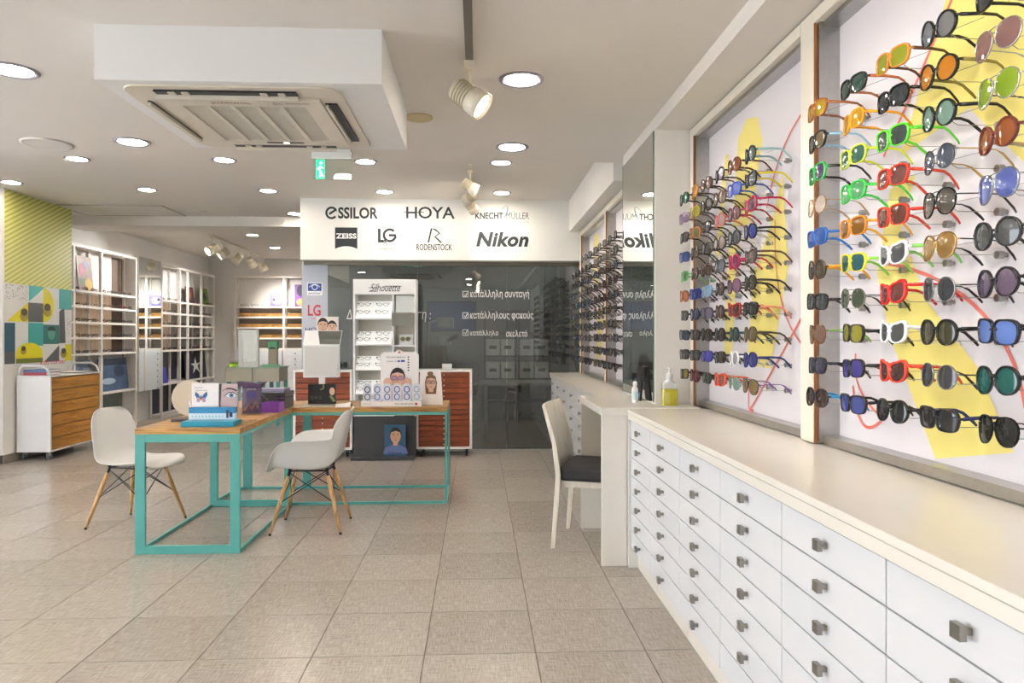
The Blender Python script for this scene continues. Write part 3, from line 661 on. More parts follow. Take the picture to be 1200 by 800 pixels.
def sunglasses(x, y, z, style, frame, lens, temple, label, group, depth=.78, jit=True):
    g = glasses_meshes(style)
    rz = -PI/2 + (random.uniform(-.10,.10) if jit else 0)
    t = thing('sunglasses', label, 'sunglasses', (x, y, z), rz, group)
    t.rotation_euler = (random.uniform(-.05,.05), random.uniform(-.05,.05), rz)
    t.scale = (1.12,1.08,1.24)
    met = style in ('aviator', 'wire-rim')
    put('frame', g['frame'], fm(frame, met), t)
    for q in (-1, 1):
        put('lens', g['lens%d' % q], lensmat(lens, depth), t)
        put('temple', g['temple%d' % q], fm(temple, False), t)
    return t
# style, frame, lens, temple, colour words ; rows listed from top to bottom
SQ, CE, RO, AV, WR = 'square', 'cat-eye', 'round', 'aviator', 'wire-rim'
near = [
 [(SQ,'#b0642c','#b99a12','#a8623a','brown amber-lens'),(SQ,'#1a1a1c','#7d6a4e','#9cc4dc','black light-blue-armed'),(SQ,'#2cc24e','#4a3f66','#1c1c1c','green and black'),(WR,'#b79a76','#b9a79c','#b08e68','pale gold'),(SQ,'#2763b8','#1d4c96','#2f74c4','bright blue'),(RO,'#4a4038','#4c4334','#e8a42c','orange-armed dark'),(SQ,'#161617','#3c4044','#161617','black grey-lens'),(AV,'#7d5f48','#74584a','#86c24a','brown green-armed'),(SQ,'#15151a','#362d4a','#17171a','black purple-lens'),(RO,'#2a2323','#3d2a26','#2f8fc4','dark brown')],
 [(SQ,'#1c1d1c','#2f4a40','#c2683c','black rust-armed'),(SQ,'#f0a01e','#c89412','#f0a01e','amber orange'),(SQ,'#cfe23a','#2f5f52','#dce83c','lime yellow'),(SQ,'#35c84a','#4e9c62','#44cf4c','bright green'),(SQ,'#ec8c1e','#7c5410','#f2b03a','orange yellow-armed'),(SQ,'#f0dc28','#13525c','#8edc54','yellow blue-lens'),(WR,'#8c8c88','#3f4a38','#1a1a1a','silver-rimmed'),(SQ,'#18181a','#8e8a2a','#18181a','black mirror-lens'),(SQ,'#16161c','#3c3486','#18181a','black violet-lens'),(SQ,'#15161e','#3f4a8c','#15161c','black blue-lens')],
 [(SQ,'#d88a34','#8f9422','#5c3a28','gold green-lens'),(SQ,'#151517','#33373a','#151517','plain black'),(SQ,'#5ae02c','#3a4440','#6ae03c','neon green'),(SQ,'#e2341e','#6a4038','#d8422c','red square-eyed'),(SQ,'#e03a1e','#5c2f26','#dc4230','bright red'),(CE,'#f4f2f2','#4a4c54','#8fdc6a','white green-armed'),(CE,'#df1e20','#6a3434','#d8282c','scarlet'),(CE,'#f6f6f6','#4c4e52','#f2f2f2','pure white'),(CE,'#e23a20','#4a302c','#e04628','orange-red'),(RO,'#131315','#232426','#131315','black round-eyed')],
 [(RO,'#17171a','#707276','#17171a','black pale-lens'),(RO,'#1c1a16','#b87414','#8a7a3c','tortoise amber-lens'),(RO,'#17181a','#6f8f82','#1a1b1c','black teal-lens'),(WR,'#6e7278','#464e5c','#b09052','grey tortoise-armed'),(AV,'#2a2a2a','#4c4842','#2a2a2a','black-wired'),(AV,'#b0905a','#8c6a34','#232323','gold-wired'),(WR,'#a8a8a6','#34373d','#2a2826','silver dark-lens'),(RO,'#1a1816','#454230','#1a1816','black olive-lens'),(WR,'#8c8c8c','#3a3b42','#2c2826','silver black-armed'),(SQ,'#141416','#26272c','#2c3564','black blue-armed')],
 [(SQ,'#161618','#2c2c30','#161618','black'),(AV,'#b9b4ac','#7c5c5a','#b4aca4','silver brown-lens'),(AV,'#c0beb6','#7c9a1c','#26241e','silver green-lens'),(RO,'#6c2a20','#8c4a16','#a88c5c','red tortoise'),(AV,'#9aa0ac','#4c5a9c','#8a7a54','blue mirror-lens'),(RO,'#232428','#4a4c4e','#26282a','charcoal'),(RO,'#17151c','#5c4c64','#17171a','black plum-lens'),(SQ,'#20222a','#5c7cc4','#1c1c1e','black sky-lens'),(RO,'#141618','#0f5c54','#161618','black emerald-lens'),(AV,'#1c1b18','#1c1d1f','#1a1a1a','black gold-bridged')]]
nY = [2.50,2.255,2.035,1.825,1.612]
ZR = lambda r: 1.115+.1135*(9-r)
for c, lst in enumerate(near):
    for r, (st, f, l, tm, wd) in enumerate(lst):
        sunglasses(1.20, nY[c], ZR(r), st, f, l, tm, '%s %s sunglasses, %s row down, %s column from the left, nearest board' % (wd, st, ORD[r], ORD[c]), 'sunglasses on the nearest board')
        put('wire_hook', hk_me, WIRE, bpy.data.objects['display_board'], (1.20-1.30, nY[c]-1.635, ZR(r)-ZB)).rotation_euler = (0,0,-PI/2)
D = '#161618'
mid = [
 [(RO,'#1a2a24','#2c7c5c',D,'black green-lens'),(SQ,'#8c6a8c','#6c5470','#5c3a3c','mauve'),(SQ,D,'#2c2a2c',D,'black'),(SQ,'#1f3c78','#2c4c8c','#3a2c26','blue'),(SQ,'#5cac5c','#1e3a28','#7cc47c','green'),(RO,'#8c4a2c','#a06038','#6c4a34','rust'),(SQ,'#26241e','#2e2c26',D,'dark olive'),(SQ,'#16222e','#24384c',D,'navy'),(SQ,D,'#2c2426',D,'black brown-lens'),(SQ,'#2a1a16','#8c7420',D,'black yellow-lens')],
 [(RO,'#c07c1e','#b07418','#4c3826','amber'),(SQ,'#a89424','#8c841c','#3c3426','mustard'),(SQ,'#c8743c','#5c6c3c','#3c2c26','orange patterned'),(RO,'#2c1f1a','#3a2a24','#2c221c','dark brown'),(RO,'#3c1a16','#4c221c','#4c2620','maroon'),(SQ,'#1c2f8c','#16246c','#1c2a6c','royal blue'),(RO,'#151d3c','#1a2448','#171a2c','midnight blue'),(SQ,D,'#3a2422',D,'black brown-lens'),(SQ,D,'#26282c',D,'black'),(RO,'#4c1414','#5c1c26','#2c1616','dark red')],
 [(RO,'#5c4038','#6c544c','#3a2c28','cocoa'),(RO,'#2a2420','#3a342e','#2a2622','espresso'),(SQ,'#141416','#202226','#141416','jet black'),(SQ,'#151516','#262422','#1a1816','black'),(RO,'#3a2018','#422a22','#7c3a24','chestnut'),(SQ,'#7c9cb4','#6c8ca4','#a8bcc8','pale blue'),(SQ,'#38343c','#6a6078','#2a262a','black lilac-lens'),(RO,'#221a16','#32281f','#221a18','brown'),(SQ,'#2c2c78','#443c9c','#1c1c2c','violet'),(SQ,'#1a2a22','#22382c','#1c1c1c','bottle green')],
 [(RO,'#221f2c','#8c7c94','#1c1a1c','black lilac-lens'),(RO,'#4a382c','#5c4638','#3a2e26','tortoise'),(RO,'#c45a54','#a08c8c','#c8645c','coral clear-lens'),(RO,'#2e2c2e','#6a5e5a','#2c2826','grey'),(RO,'#3c4248','#5c6068','#2c2c2c','slate'),(RO,'#2c1a1c','#4c322c','#2a1a1a','burgundy brown'),(RO,'#3c2820','#4a342a','#2a1e1a','brown'),(RO,'#1f1818','#2c2422','#1f1818','black'),(SQ,'#1a181a','#32282c','#1a181a','black'),(CE,'#d8482c','#7c3c30','#e05a34','orange-red')],
 [(RO,'#6c3a22','#84492c','#5c2c24','tortoise brown'),(SQ,'#2450b8','#1e3c98','#3a66b4','cobalt'),(RO,'#5c1c30','#6c3c44','#a82c3c','wine'),(RO,'#20242a','#3c4248','#e4e2e0','dark white-armed'),(RO,'#b81c54','#6c2c4c','#c42458','magenta'),(RO,'#5c4058','#705468','#3a2a34','plum'),(CE,'#a81c1c','#4a2a28','#b4261e','red'),(RO,'#163c38','#2c3c38','#22504a','dark teal'),(RO,'#ecebe8','#8c8c94','#e8e6e2','white'),(WR,'#9ca89c','#6c847c','#c8ccc8','clear silver')],
 [(RO,'#2c3a3c','#34464c','#9cc8c8','teal-armed black'),(CE,'#1f2228','#3c4250','#e0cc1c','yellow-armed'),(CE,'#b01a44','#54304a','#c01c48','crimson'),(RO,'#181a1e','#1c2c8c','#1a1c1c','black blue-lens'),(CE,'#4a3c38','#5a4a44','#6c4a34','brown'),(RO,'#1e1c18','#3c3828','#1c1a16','olive black'),(SQ,'#161618','#2c2c2c','#e8906c','black peach-armed'),(RO,'#5c4a2e','#6a5a40','#4a3a22','tortoise'),(RO,'#1c2470','#3a3c78','#1c2a6c','indigo'),(AV,'#5c3c5c','#7c6a3c','#7c4ca0','purple-armed')]]
mY = [4.14,3.935,3.73,3.525,3.325,3.125]
b2 = bpy.data.objects['display_board.001']
for c, lst in enumerate(mid):
    for r, (st, f, l, tm, wd) in enumerate(lst):
        sunglasses(1.20, mY[c], ZR(r), st, f, l, tm, '%s %s sunglasses, %s row down, %s column from the column, second board' % (wd, st, ORD[r], ORD[c]), 'sunglasses on the second board')
        put('wire_hook', hk_me, WIRE, b2, (1.20-1.30, mY[c]-b2.location.y, ZR(r)-ZB)).rotation_euler = (0,0,-PI/2)
farcols = [('#1a1a1c','#2a2c30','black'),('#241c1a','#3a2c26','dark brown'),('#20242e','#2c3850','navy'),('#3a2a20','#54402e','tortoise'),('#18181a','#4a4c50','charcoal'),('#2c1a1c','#4a2a2c','burgundy'),('#6c5c4a','#5c4c3c','bronze')]
rnd = random.Random(3)
for bi, (bn, ys, words) in enumerate((('display_board.002',[5.46,5.70,5.94,6.18,6.40],'third board'),('display_board.003',[6.72,6.96,7.20,7.44,7.68,7.92],'farthest board'))):
    bo = bpy.data.objects[bn]
    for c, y in enumerate(ys):
        for r in range(10):
            if bi == 1 and r == 0 and c > 2: continue
            f, l, wd = rnd.choice(farcols); st = rnd.choice([SQ,RO,SQ,AV,RO,CE])
            sunglasses(1.05, y, 1.10+.112*(9-r), st, f, l, f, '%s %s sunglasses, %s row down, %s column from near end, %s' % (wd, st, ORD[r], ORD[c], words), 'sunglasses on the '+words, .7)
            put('wire_hook', hk_me, WIRE, bo, (1.05-1.17, y-bo.location.y, 1.10+.112*(9-r)-ZB)).rotation_euler = (0,0,-PI/2)

# ================================================================== TABLES
def bar(name, mat, parent, *b): return Bx(name, mat, parent, *b, .002)
t1 = thing('display_table','teal steel framed wooden table nearest the camera','table',(-1.78,5.1,0))
TZ = .735; xa, xb, ya, yb = -2.095,-1.463,4.49,5.755
def planks(parent, x0, x1, y0, y1, along, n, mat):
    for k in range(n):
        if along == 'Y': Bx('plank', mat, parent, x0+(x1-x0)*k/n+.0006,y0,TZ,x0+(x1-x0)*(k+1)/n-.0006,y1,.771,.0015)
        else: Bx('plank', mat, parent, x0,y0+(y1-y0)*k/n+.0006,TZ,x1,y0+(y1-y0)*(k+1)/n-.0006,.771,.0015)
planks(t1, xa, xb, ya, 5.735, 'X', 9, TABLEWOODX)
for y in (ya+.012, 5.735):
    for x0, x1 in ((xa,xa+.06),(xb-.06,xb)): bar('leg', TEAL, t1, x0,y-.011,0,x1,y+.011,TZ)
    bar('rail', TEAL, t1, xa+.06,y-.011,TZ-.05,xb-.06,y+.011,TZ); bar('rail', TEAL, t1, xa+.06,y-.011,0,xb-.06,y+.011,.05)
for x in (xa+.01, xb-.01):
    bar('side_rail', TEAL, t1, x-.01,ya+.023,0,x+.01,5.724,.022); bar('side_rail', TEAL, t1, x-.01,ya+.023,TZ-.022,x+.01,5.724,TZ-.001)
t2 = thing('display_table','long wooden table on thin teal frame behind the armchair','table',(-1.15,6.06,0))
xa2, xb2, ya2, yb2 = -2.095,-.245,5.752,6.39
planks(t2, xa2, xb2, ya2, yb2, 'X', 5, TABLEWOODX)
for x in (xa2+.008, xb2-.008):
    for y0, y1 in ((ya2,ya2+.06),(yb2-.06,yb2)): bar('leg', TEAL, t2, x-.008,y0,0,x+.008,y1,TZ)
    bar('rail', TEAL, t2, x-.008,ya2+.06,TZ-.03,x+.008,yb2-.06,TZ); bar('rail', TEAL, t2, x-.008,ya2+.06,0,x+.008,yb2-.06,.03)
for y in (ya2+.01, yb2-.01):
    bar('side_rail', TEAL, t2, xa2+.016,y-.01,0,xb2-.016,y+.01,.022); bar('side_rail', TEAL, t2, xa2+.016,y-.01,TZ-.025,xb2-.016,y+.01,TZ-.001)
for x in (xa2+.05, -1.53): bar('leg', TEAL, t2, x,yb2-.03,.022,x+.075,yb2-.012,TZ-.025)

# ================================================================== SHELL CHAIRS
def shell_chair(label, loc, rz, arms):
    """moulded shell on dowel legs; local +x is the way the sitter faces"""
    t = thing('shell_armchair' if arms else 'shell_chair', label, 'chair', loc, rz, 'white moulded shell chairs')
    prof = [(.245,.415),(.225,.437),(.15,.440),(.05,.428),(-.06,.424),(-.14,.440),(-.195,.485),(-.222,.56),(-.245,.65),(-.268,.74),(-.285,.805),(-.291,.822)]
    wid = [.185,.21,.225,.232,.235,.235,.232,.226,.217,.200,.160,.10]
    if arms: 
        prof = [(.252,.408),(.242,.430),(.215,.441),(.16,.441),(.05,.428),(-.06,.424),(-.14,.440),(-.195,.485),(-.222,.56),(-.245,.65),(-.268,.74),(-.285,.805),(-.291,.822)]
        wid = [.19,.215,.26,.285,.298,.30,.30,.297,.29,.268,.235,.19,.12]
        rise = [.0,.02,.115,.185,.205,.212,.197,.165,.12,.065,.015,.0,.0]
        fwd = [0,.0,-.015,-.02,-.02,-.02,-.02,-.01,.02,.04,.05,.03,.01]
    nu = 19; V = []; F = []
    for i, (px, pz) in enumerate(prof):
        for k in range(nu):
            u = -1+2*k/(nu-1); a = abs(u)
            if arms:
                g = max(0, (a-.5)/.5); g = g*g*(3-2*g)
                x = px+.0+fwd[i]*a**2.5; y = wid[i]*(math.sin(u*PI/2)*.25+u*.75 if a > 0 else 0)
                z = pz+rise[i]*g+.012*a*a
            else:
                s = min(1, max(0, (i-4)/3.0))
                x = px+.055*s*a**2.2; y = wid[i]*u; z = pz+(1-s)*.038*a**2.4*(0.2 if i == 0 else 1)
            V.append((x, y, z))
    for i in range(len(prof)-1):
        for k in range(nu-1): F.append((i*nu+k, i*nu+k+1, (i+1)*nu+k+1, (i+1)*nu+k))
    sh = MB().add(V, F, True).build('shell', PLASTIC, t)
    m = sh.modifiers.new('solid', 'SOLIDIFY'); m.thickness = .008; m.offset = 0
    m = sh.modifiers.new('sub', 'SUBSURF'); m.levels = 2; m.render_levels = 2
    tops = {}; feet = {}
    for sx in (-1, 1):
        for sy in (-1, 1):
            a = Vector((sx*.125-.01, sy*.115, .415)); b = Vector((sx*.235-.01, sy*.215, 0))
            tops[sx,sy] = a; feet[sx,sy] = b
            lg = MB().tube([a+(b-a)*.08, a+(b-a)*.35, a+(b-a)*.965], [.0125,.0155,.0095], 10).build('leg', LEGWOOD, t)
            MB().tube([a+(b-a)*.965, b], [.0095,.0085], 10).build('foot_cap', BLACK, lg)
            MB().tube([a, a+(b-a)*.10], .010, 8).build('leg_socket', BLACK, lg)
    mid = lambda k, f: tops[k]+(feet[k]-tops[k])*f
    for k1, k2 in (((-1,-1),(-1,1)),((1,-1),(1,1)),((-1,-1),(1,-1)),((-1,1),(1,1))):
        MB().tube([mid(k1,.03), mid(k2,.5)], .0035, 6).tube([mid(k2,.03), mid(k1,.5)], .0035, 6).build('wire_brace', BLACK, t)
    MB().tube([tops[-1,-1],tops[-1,1]], .006, 6).tube([tops[1,-1],tops[1,1]], .006, 6).tube([tops[-1,-1],tops[1,-1]], .006, 6).tube([tops[-1,1],tops[1,1]], .006, 6).build('under_frame', BLACK, t)
    for sx in (-1, 1):
        for sy in (-1, 1): MB().lathe([(.012,.0),(.012,.022)], tuple(tops[sx,sy]), n=8).build('shock_mount', BLACK, t)
    return t
shell_chair('white armless shell chair with wooden dowel legs at the near table', (-2.42,5.24,0), math.radians(-15), False)
shell_chair('white shell armchair with wooden dowel legs, seen from the side', (-1.17,5.09,0), math.radians(181), True)

# ================================================================== FITTING CHAIR AT THE DESK
WASH = wood('whitewashed_wood', '#d8cfbf', '#ebe4d8', 'Z', 3.0, .4)
ch = thing('dining_chair','whitewashed wooden chair with dark padded seat at the fitting desk','chair',(.765,4.665,0), math.radians(-18.5))
# local +x faces the desk; width along y
for sy in (-1, 1):
    y = sy*.24
    MB().tube([(-.225,y,0),(-.205,y,.25),(-.19,y,.46),(-.215,y,.66),(-.285,y,.90)], [.016,.020,.022,.020,.014], 4, flat=1.0).build('rear_leg', WASH, ch)
    MB().tube([(.165,y,0),(.165,y,.41)], [.013,.02], 4).build('leg', WASH, ch)
V = []; F = []
zs = [.47,.56,.66,.76,.85,.905]; xs = [-.188,-.195,-.215,-.240,-.268,-.286]
for i, z in enumerate(zs):
    for k in range(9):
        u = -1+k/4; V.append((xs[i]-.02*(1-u*u), u*.235, z))
for i in range(5):
    for k in range(8): F.append((i*9+k, i*9+k+1, i*9+10+k, i*9+9+k))
bk = MB().add(V, F, True).build('backrest', WASH, ch); mm_ = bk.modifiers.new('solid','SOLIDIFY'); mm_.thickness = .016; mm_.offset = 0
MB().prism(rrect(-.185,-.22,.19,.22,.02,3), .385, .425).build('seat_frame', WASH, ch)
MB().prism(rrect(-.19,-.245,.20,.245,.045,4), .425, .515).build('seat', M('charcoal_fabric','#2e2d30',.85,var=.15,scale=120,bump=.1), ch, False, .02)
# ================================================================== CABINETS AND MERCHANDISE STAND BY THE GLASS
def cherry_cabinet(label, x0, x1, y0, group):
    cx = (x0+x1)/2
    t = thing('drawer_cabinet', label, 'cabinet', (cx, y0+.18, 0), group=group)
    zt, zb = .968, .085
    Bx('top', WHITE, t, x0,y0,zt-.025,x1,y0+.36,zt,.002); Bx('bottom', WHITE, t, x0,y0,zb,x1,y0+.36,zb+.025,.002)
    Bx('side', WHITE, t, x0,y0,zb+.025,x0+.026,y0+.36,zt-.025); Bx('side', WHITE, t, x1-.026,y0,zb+.025,x1,y0+.36,zt-.025); Bx('back', WHITE, t, x0+.026,y0+.34,zb+.025,x1-.026,y0+.36,zt-.025)
    n = 14; h = (zt-zb-.05)/n
    for r in range(n):
        za = zb+.025+r*h
        d = Bx('drawer', CHERRY, t, x0+.028,y0+.006,za+.003,x1-.028,y0+.33,za+h-.003,.001)
        MB().lathe([(0,-.020),(.007,-.018),(.007,-.010),(.004,-.006),(.004,0)], (cx-(cx), y0+.006-(y0+.18), za+h/2), n=8, axis='Y').build('knob', PLASTIC, d)
    for sx in (x0+.06, x1-.06):
        for sy in (y0+.05, y0+.31):
            MB().lathe([(.0,-.011),(.028,-.011),(.03,-.006),(.03,.006),(.028,.011),(0,.011)], (sx, sy, .03), n=14, axis='X').box(sx-.016,sy-.02,.03,sx-.012,sy+.02,.085).box(sx+.012,sy-.02,.03,sx+.016,sy+.02,.085).build('caster', BLACK, t, True)
    return t
cherry_cabinet('cherry fronted drawer cabinet on casters right of the white eyewear stand', -.683,-.062,8.0,'cherry drawer cabinets')
cherry_cabinet('cherry fronted drawer cabinet on casters left of the white eyewear stand', -2.03,-1.385,8.0,'cherry drawer cabinets')
st = thing('eyewear_stand','tall white eyewear stand with dark base before the glass','display stand',(-1.015,7.95,0))
SX0, SX1, SY = -1.358,-.672,7.9
STW = M('stand_white','#f3f3f1',.4)
Bx('base', DARK, st, SX0+.005,SY+.03,0.03,SX1-.005,SY+.26,.465); Bx('foot_plate', DARK, st, SX0-.005,SY-.12,0,SX1-.012,SY+.28,.03)
Bx('back', M('stand_back','#d6d0c4',.5), st, SX0+.02,SY+.24,.465,SX1-.02,SY+.26,1.965)
Bx('side', STW, st, SX0,SY,.465,SX0+.02,SY+.26,1.965); Bx('side', STW, st, SX1-.02,SY,.465,SX1,SY+.26,1.965)
Bx('divider', STW, st, -.935,SY+.02,.465,-.918,SY+.24,1.80)
Bx('header', STW, st, SX0+.02,SY,1.80,SX1-.02,SY+.24,1.965,.003)
pst = faceY(SY)
text('lettering','Silhouette',(-1.17,1.83,-.845,1.915),pst,INK,st,.002,shear=.35)
printed('logo_line',[[(-1.19,1.868),(-1.08,1.868),(-1.08,1.874),(-1.19,1.874)],[(-1.02,1.886),(-.83,1.886),(-.83,1.892),(-1.02,1.892)],[(-1.19,1.828),(-1.10,1.828),(-1.10,1.834),(-1.19,1.834)]],INK,pst,st,.002)
TRAYGLOW = emit('stand_tray_glow','#f4f4f2',.18)  # white tray material with a little emission
trays = [(1.56,.17),(1.275,.12),(1.0,.12),(.735,.12),(.50,.12)]
for k, (z, h) in enumerate(trays):
    Bx('shelf', STW, st, SX0+.02,SY+.02,z-.035,-.935,SY+.24,z-.02)
    MB().add([(SX0+.03,SY-.02,z-.02),(-.945,SY-.02,z-.02),(-.945,SY+.14,z+h),(SX0+.03,SY+.14,z+h),(SX0+.03,SY+.0,z-.03),(-.945,SY+.0,z-.03),(-.945,SY+.16,z+h-.01),(SX0+.03,SY+.16,z+h-.01)],[(0,1,2,3),(7,6,5,4),(0,4,5,1),(1,5,6,2),(2,6,7,3),(3,7,4,0)]).build('tray', TRAYGLOW, st, True)
for z in (1.245,.97,.70,.49): Bx('shelf', STW, st, -.918,SY+.03,z-.018,SX1-.02,SY+.24,z)
Bx('mirror', MIRROR, st, -.905,SY+.10,1.60,-.70,SY+.105,1.79); 
MB().add([(-.932,SY-.05,1.452),(-.705,SY-.05,1.452),(-.705,SY-.03,1.60),(-.932,SY-.03,1.60),(-.932,SY-.04,1.448),(-.705,SY-.04,1.448),(-.705,SY-.02,1.60),(-.932,SY-.02,1.60)],[(0,1,2,3),(7,6,5,4),(0,4,5,1),(1,5,6,2),(2,6,7,3),(3,7,4,0)]).build('mirror', MIRROR, st, True)
# thin optical frames: one mesh shared by all small pairs
def tiny_mesh(name, r, wire, folded):
    mb = MB()
    for q in (-1, 1):
        pts = [(q*.034+a, 0.0, .024+b) for a, b in ell(0,0,.026,.020,10)]; mb.tube(pts+[pts[0]], r, 4, False)
        mb.tube([(q*.06,0,.03),(q*.068,.01,.03),(q*.066,.09,.028),(q*.062,.135,.004)], r*1.1, 4)
    mb.tube([(-.009,0,.03),(0,-.002,.032),(.009,0,.03)], r, 4)
    me = bpy.data.meshes.new(name); me.from_pydata(mb.v, [], mb.f); me.materials.append(wire); return me
tm_thin = tiny_mesh('rimless_frame', .0026, M('thin_wire','#3c3c40',.3,.5), False)
tm_bold = tiny_mesh('optical_frame', .0032, M('acetate_dark','#231f1f',.3), False)
tint = [M('acetate_dark','#231f1f',.3), M('acetate_brown2','#4a2f22',.3), M('acetate_red2','#6a2230',.3), M('acetate_blue2','#2a3654',.3), M('acetate_grey2','#54504e',.3), M('acetate_honey','#8a5a2a',.3)]
rows_w = ['top','second','third','fourth','bottom']
for k, (z, h) in enumerate(trays):
    for c in range(2):
        for l in range(2):
            f = (.25 + .45*l)
            o = bpy.data.objects.new('rimless_glasses', tm_thin); COL.objects.link(o)
            o.location = (-1.245+c*.20, SY-.02+.16*f-.012, z-.02+(h+.02)*f-.004); o.rotation_euler = (.55,0,random.uniform(-.1,.1)+PI*0)
            o.scale = (1.05,.35,1.05)
            tag(o, 'thin rimless glasses, %s side, %s line, %s tray of white stand' % (['left','right'][c], ['lower','upper'][l], rows_w[k]), 'glasses', 'rimless glasses on the white stand')
sg = sunglasses(-.795, SY+.06, 1.31, 'round', '#8c7c50', '#8c8458', '#8c7c50', 'small gold round glasses on card in the right column of white stand', 'glasses cards', .7, False)
sg.rotation_euler = (0,0,0); sg.scale = (.85,.5,.9)
bxp = tag(Bx('display_block', STW, None, -.875,SY+.12,1.245,-.715,SY+.22,1.36,.004),'white display block behind the gold round glasses on the stand','block')
ps = thing('poster','blue poster of a dark-haired man leaning on the dark base','poster',(-.90,7.87,.03))
Bx('board', M('poster_blue','#2f5878',.5,var=.12,scale=4), ps, -1.015,7.868,.031,-.785,7.878,.378)
pf = faceY(7.868); face_print(pf, ps, -.893, .255, .17, '#c99a7e', '#221c1a', '#5a6c9c', None, off=.001)
text('lettering','titan',(-.97,.05,-.83,.085),pf,M('print_navy','#27305c',.5),ps,.006,shear=.2)
# small card on the right cabinet
cdp = tag(MB().add([(-.40,8.1,.969),(-.29,8.1,.969),(-.29,8.13,1.03),(-.40,8.13,1.03),(-.40,8.16,.969),(-.29,8.16,.969)],[(0,1,2,3),(3,2,5,4),(0,4,5,1),(0,3,4),(1,5,2)]).build('tent_card', PLASTIC), 'small white tent card on the right cherry cabinet', 'card')
gc_ = sunglasses(-1.62,8.1,1.0,'round','#1c1c1e','#4a4c50','#1c1c1e','pair of round glasses lying on the left cherry cabinet','glasses on cabinets',.6,False); gc_.rotation_euler = (0,0,.3)

# ================================================================== THINGS ON THE LONG TABLE
T = .771
cs = thing('eyewear_counter_display','white counter display with man in purple glasses and six frame cards','counter display',(-.70,5.95,T))
CARD = M('card_white','#f0ecea',.5)
Bx('base', CARD, cs, -.94,5.82,T,-.455,6.05,T+.042,.002)
text('lettering','ESCHENBACH',(-.665,T+.015,-.52,T+.026),faceY(5.82),INK,cs,.001,bold=.01,spacing=1.3); text('lettering','eyewear',(-.92,T+.016,-.85,T+.026),faceY(5.82),M('ink_pale','#9aa3a2',.6),cs,.001)
printed('emblem',[ell(-.495,T+.021,.011,.010,12)],M('print_red','#c8383c',.5),faceY(5.82),cs,.001)
MB().prism([(-.805,T+.04),(-.49,T+.04),(-.49,1.185),(-.515,1.205),(-.62,1.205),(-.64,1.225),(-.665,1.225),(-.685,1.205),(-.78,1.205),(-.805,1.185)],6.0,6.012,'Y').build('back_card', CARD, cs, True)
pk = faceY(6.0)
text('lettering','ESCHENBACH',(-.755,1.158,-.60,1.170),pk,INK,cs,.001,bold=.01,spacing=1.3); text('lettering','made in',(-.755,1.125,-.675,1.137),pk,M('ink_grey','#5b6365',.6),cs,.001)
printed('print',[[(-.665,1.124),(-.645,1.124),(-.645,1.138),(-.665,1.138)],[(-.638,1.124),(-.605,1.124),(-.605,1.140),(-.638,1.140)]],M('print_blue','#2a4f9e',.5),pk,cs,.001)
printed('print',[ell(-.575,1.165-.022*i,.008,.006,8) for i in range(6)],INK,pk,cs,.001)
printed('emblem',[ell(-.65,1.205,.012,.010,12)],M('print_d98a76','#d98a76',.5),pk,cs,.001)
face_print(pk, cs, -.665, .985, .17, '#d8ab92', '#2a2024', '#e8d4cc', '#4c2a5c', off=.002, lens='#a98296')
printed('printed_hand', [ell(-.745,.955,.035,.04,12), ell(-.585,.955,.035,.04,12)], M('print_dcb09a','#dcb09a',.5), pk, cs, .008)
for k in range(6):
    x = -.925+k*.079
    MB().prism([(x,T+.042),(x+.066,T+.042),(x+.066,T+.165),(x+.05,T+.182),(x+.016,T+.182),(x,T+.165)],5.86+.004*k,5.866+.004*k,'Y').build('frame_card', M('frame_card','#d7dbe4',.5), cs, True)
    pl_ = faceY(5.86+.004*k); ic = ['#1f2a3a','#3f5ca8','#3a4a9c','#2f4f9c','#2c3f8c','#9aa4bc'][k]
    for dz in (.075,.135):
        o_ = ell(x+.033,T+dz,.021,.024,14); printed('printed_spectacle', stroke(o_+[o_[0]],.007), M('print_'+ic.lstrip('#'),ic,.5), pl_, cs, .001)
gp = thing('poster_stand','white portrait card of a long-haired woman in glasses on long table','poster',(-.39,5.98,T))
MB().prism([(-.485,T),(-.285,T),(-.305,1.065),(-.475,1.065)],5.95,5.96,'Y').build('card', CARD, gp, True); Bx('strut', CARD, gp, -.43,5.96,T,-.34,6.03,T+.004)
face_print(faceY(5.95), gp, -.385, .955, .125, '#d6ac94', '#7a5638', '#ece6e2', '#2c2622', True, off=.001, shoulders=False)
printed('printed_hair',[ell(-.39,1.03,.025,.018,12)],M('print_7a5638','#7a5638',.5),faceY(5.95),gp,.006)
sm = thing('square_mirror','square white framed table mirror on stem at the long table','mirror',(-1.31,6.12,T))
Bx('frame', PLASTIC, sm, -1.465,6.10,.99,-1.16,6.125,1.268,.004); Bx('panel', M('mirror_back','#cfcdc8',.3), sm, -1.45,6.095,1.005,-1.175,6.0995,1.253)
MB().add([(-1.475,6.14,1.268),(-1.165,6.14,1.268),(-1.16,6.22,1.388),(-1.475,6.22,1.388),(-1.475,6.15,1.262),(-1.165,6.15,1.262),(-1.16,6.23,1.382),(-1.475,6.23,1.382)],[(0,1,2,3),(7,6,5,4),(0,4,5,1),(1,5,6,2),(2,6,7,3),(3,7,4,0)]).build('upper_leaf', PLASTIC, sm, True)
printed('glass',[[(.14,.004),(.305,.004),(.31,.138),(.11,.138)]],M('mirror_grey','#aeb4b2',.05,.8),Plane((-1.475,6.14,1.268),(1,0,0),(0,.5547,.8321),(0,-.8321,.5547)),sm,.002)
Bx('hinge', ALU, sm, -1.47,6.13,1.262,-1.165,6.139,1.268)
Bx('stem', PLASTIC, sm, -1.335,6.105,T+.012,-1.285,6.125,.99); Bx('base', PLASTIC, sm, -1.42,6.0,T,-1.2,6.2,T+.012,.003)
bc = thing('advert_card','dark glossy advert card with a face beside the square mirror','card',(-1.27,5.97,T))
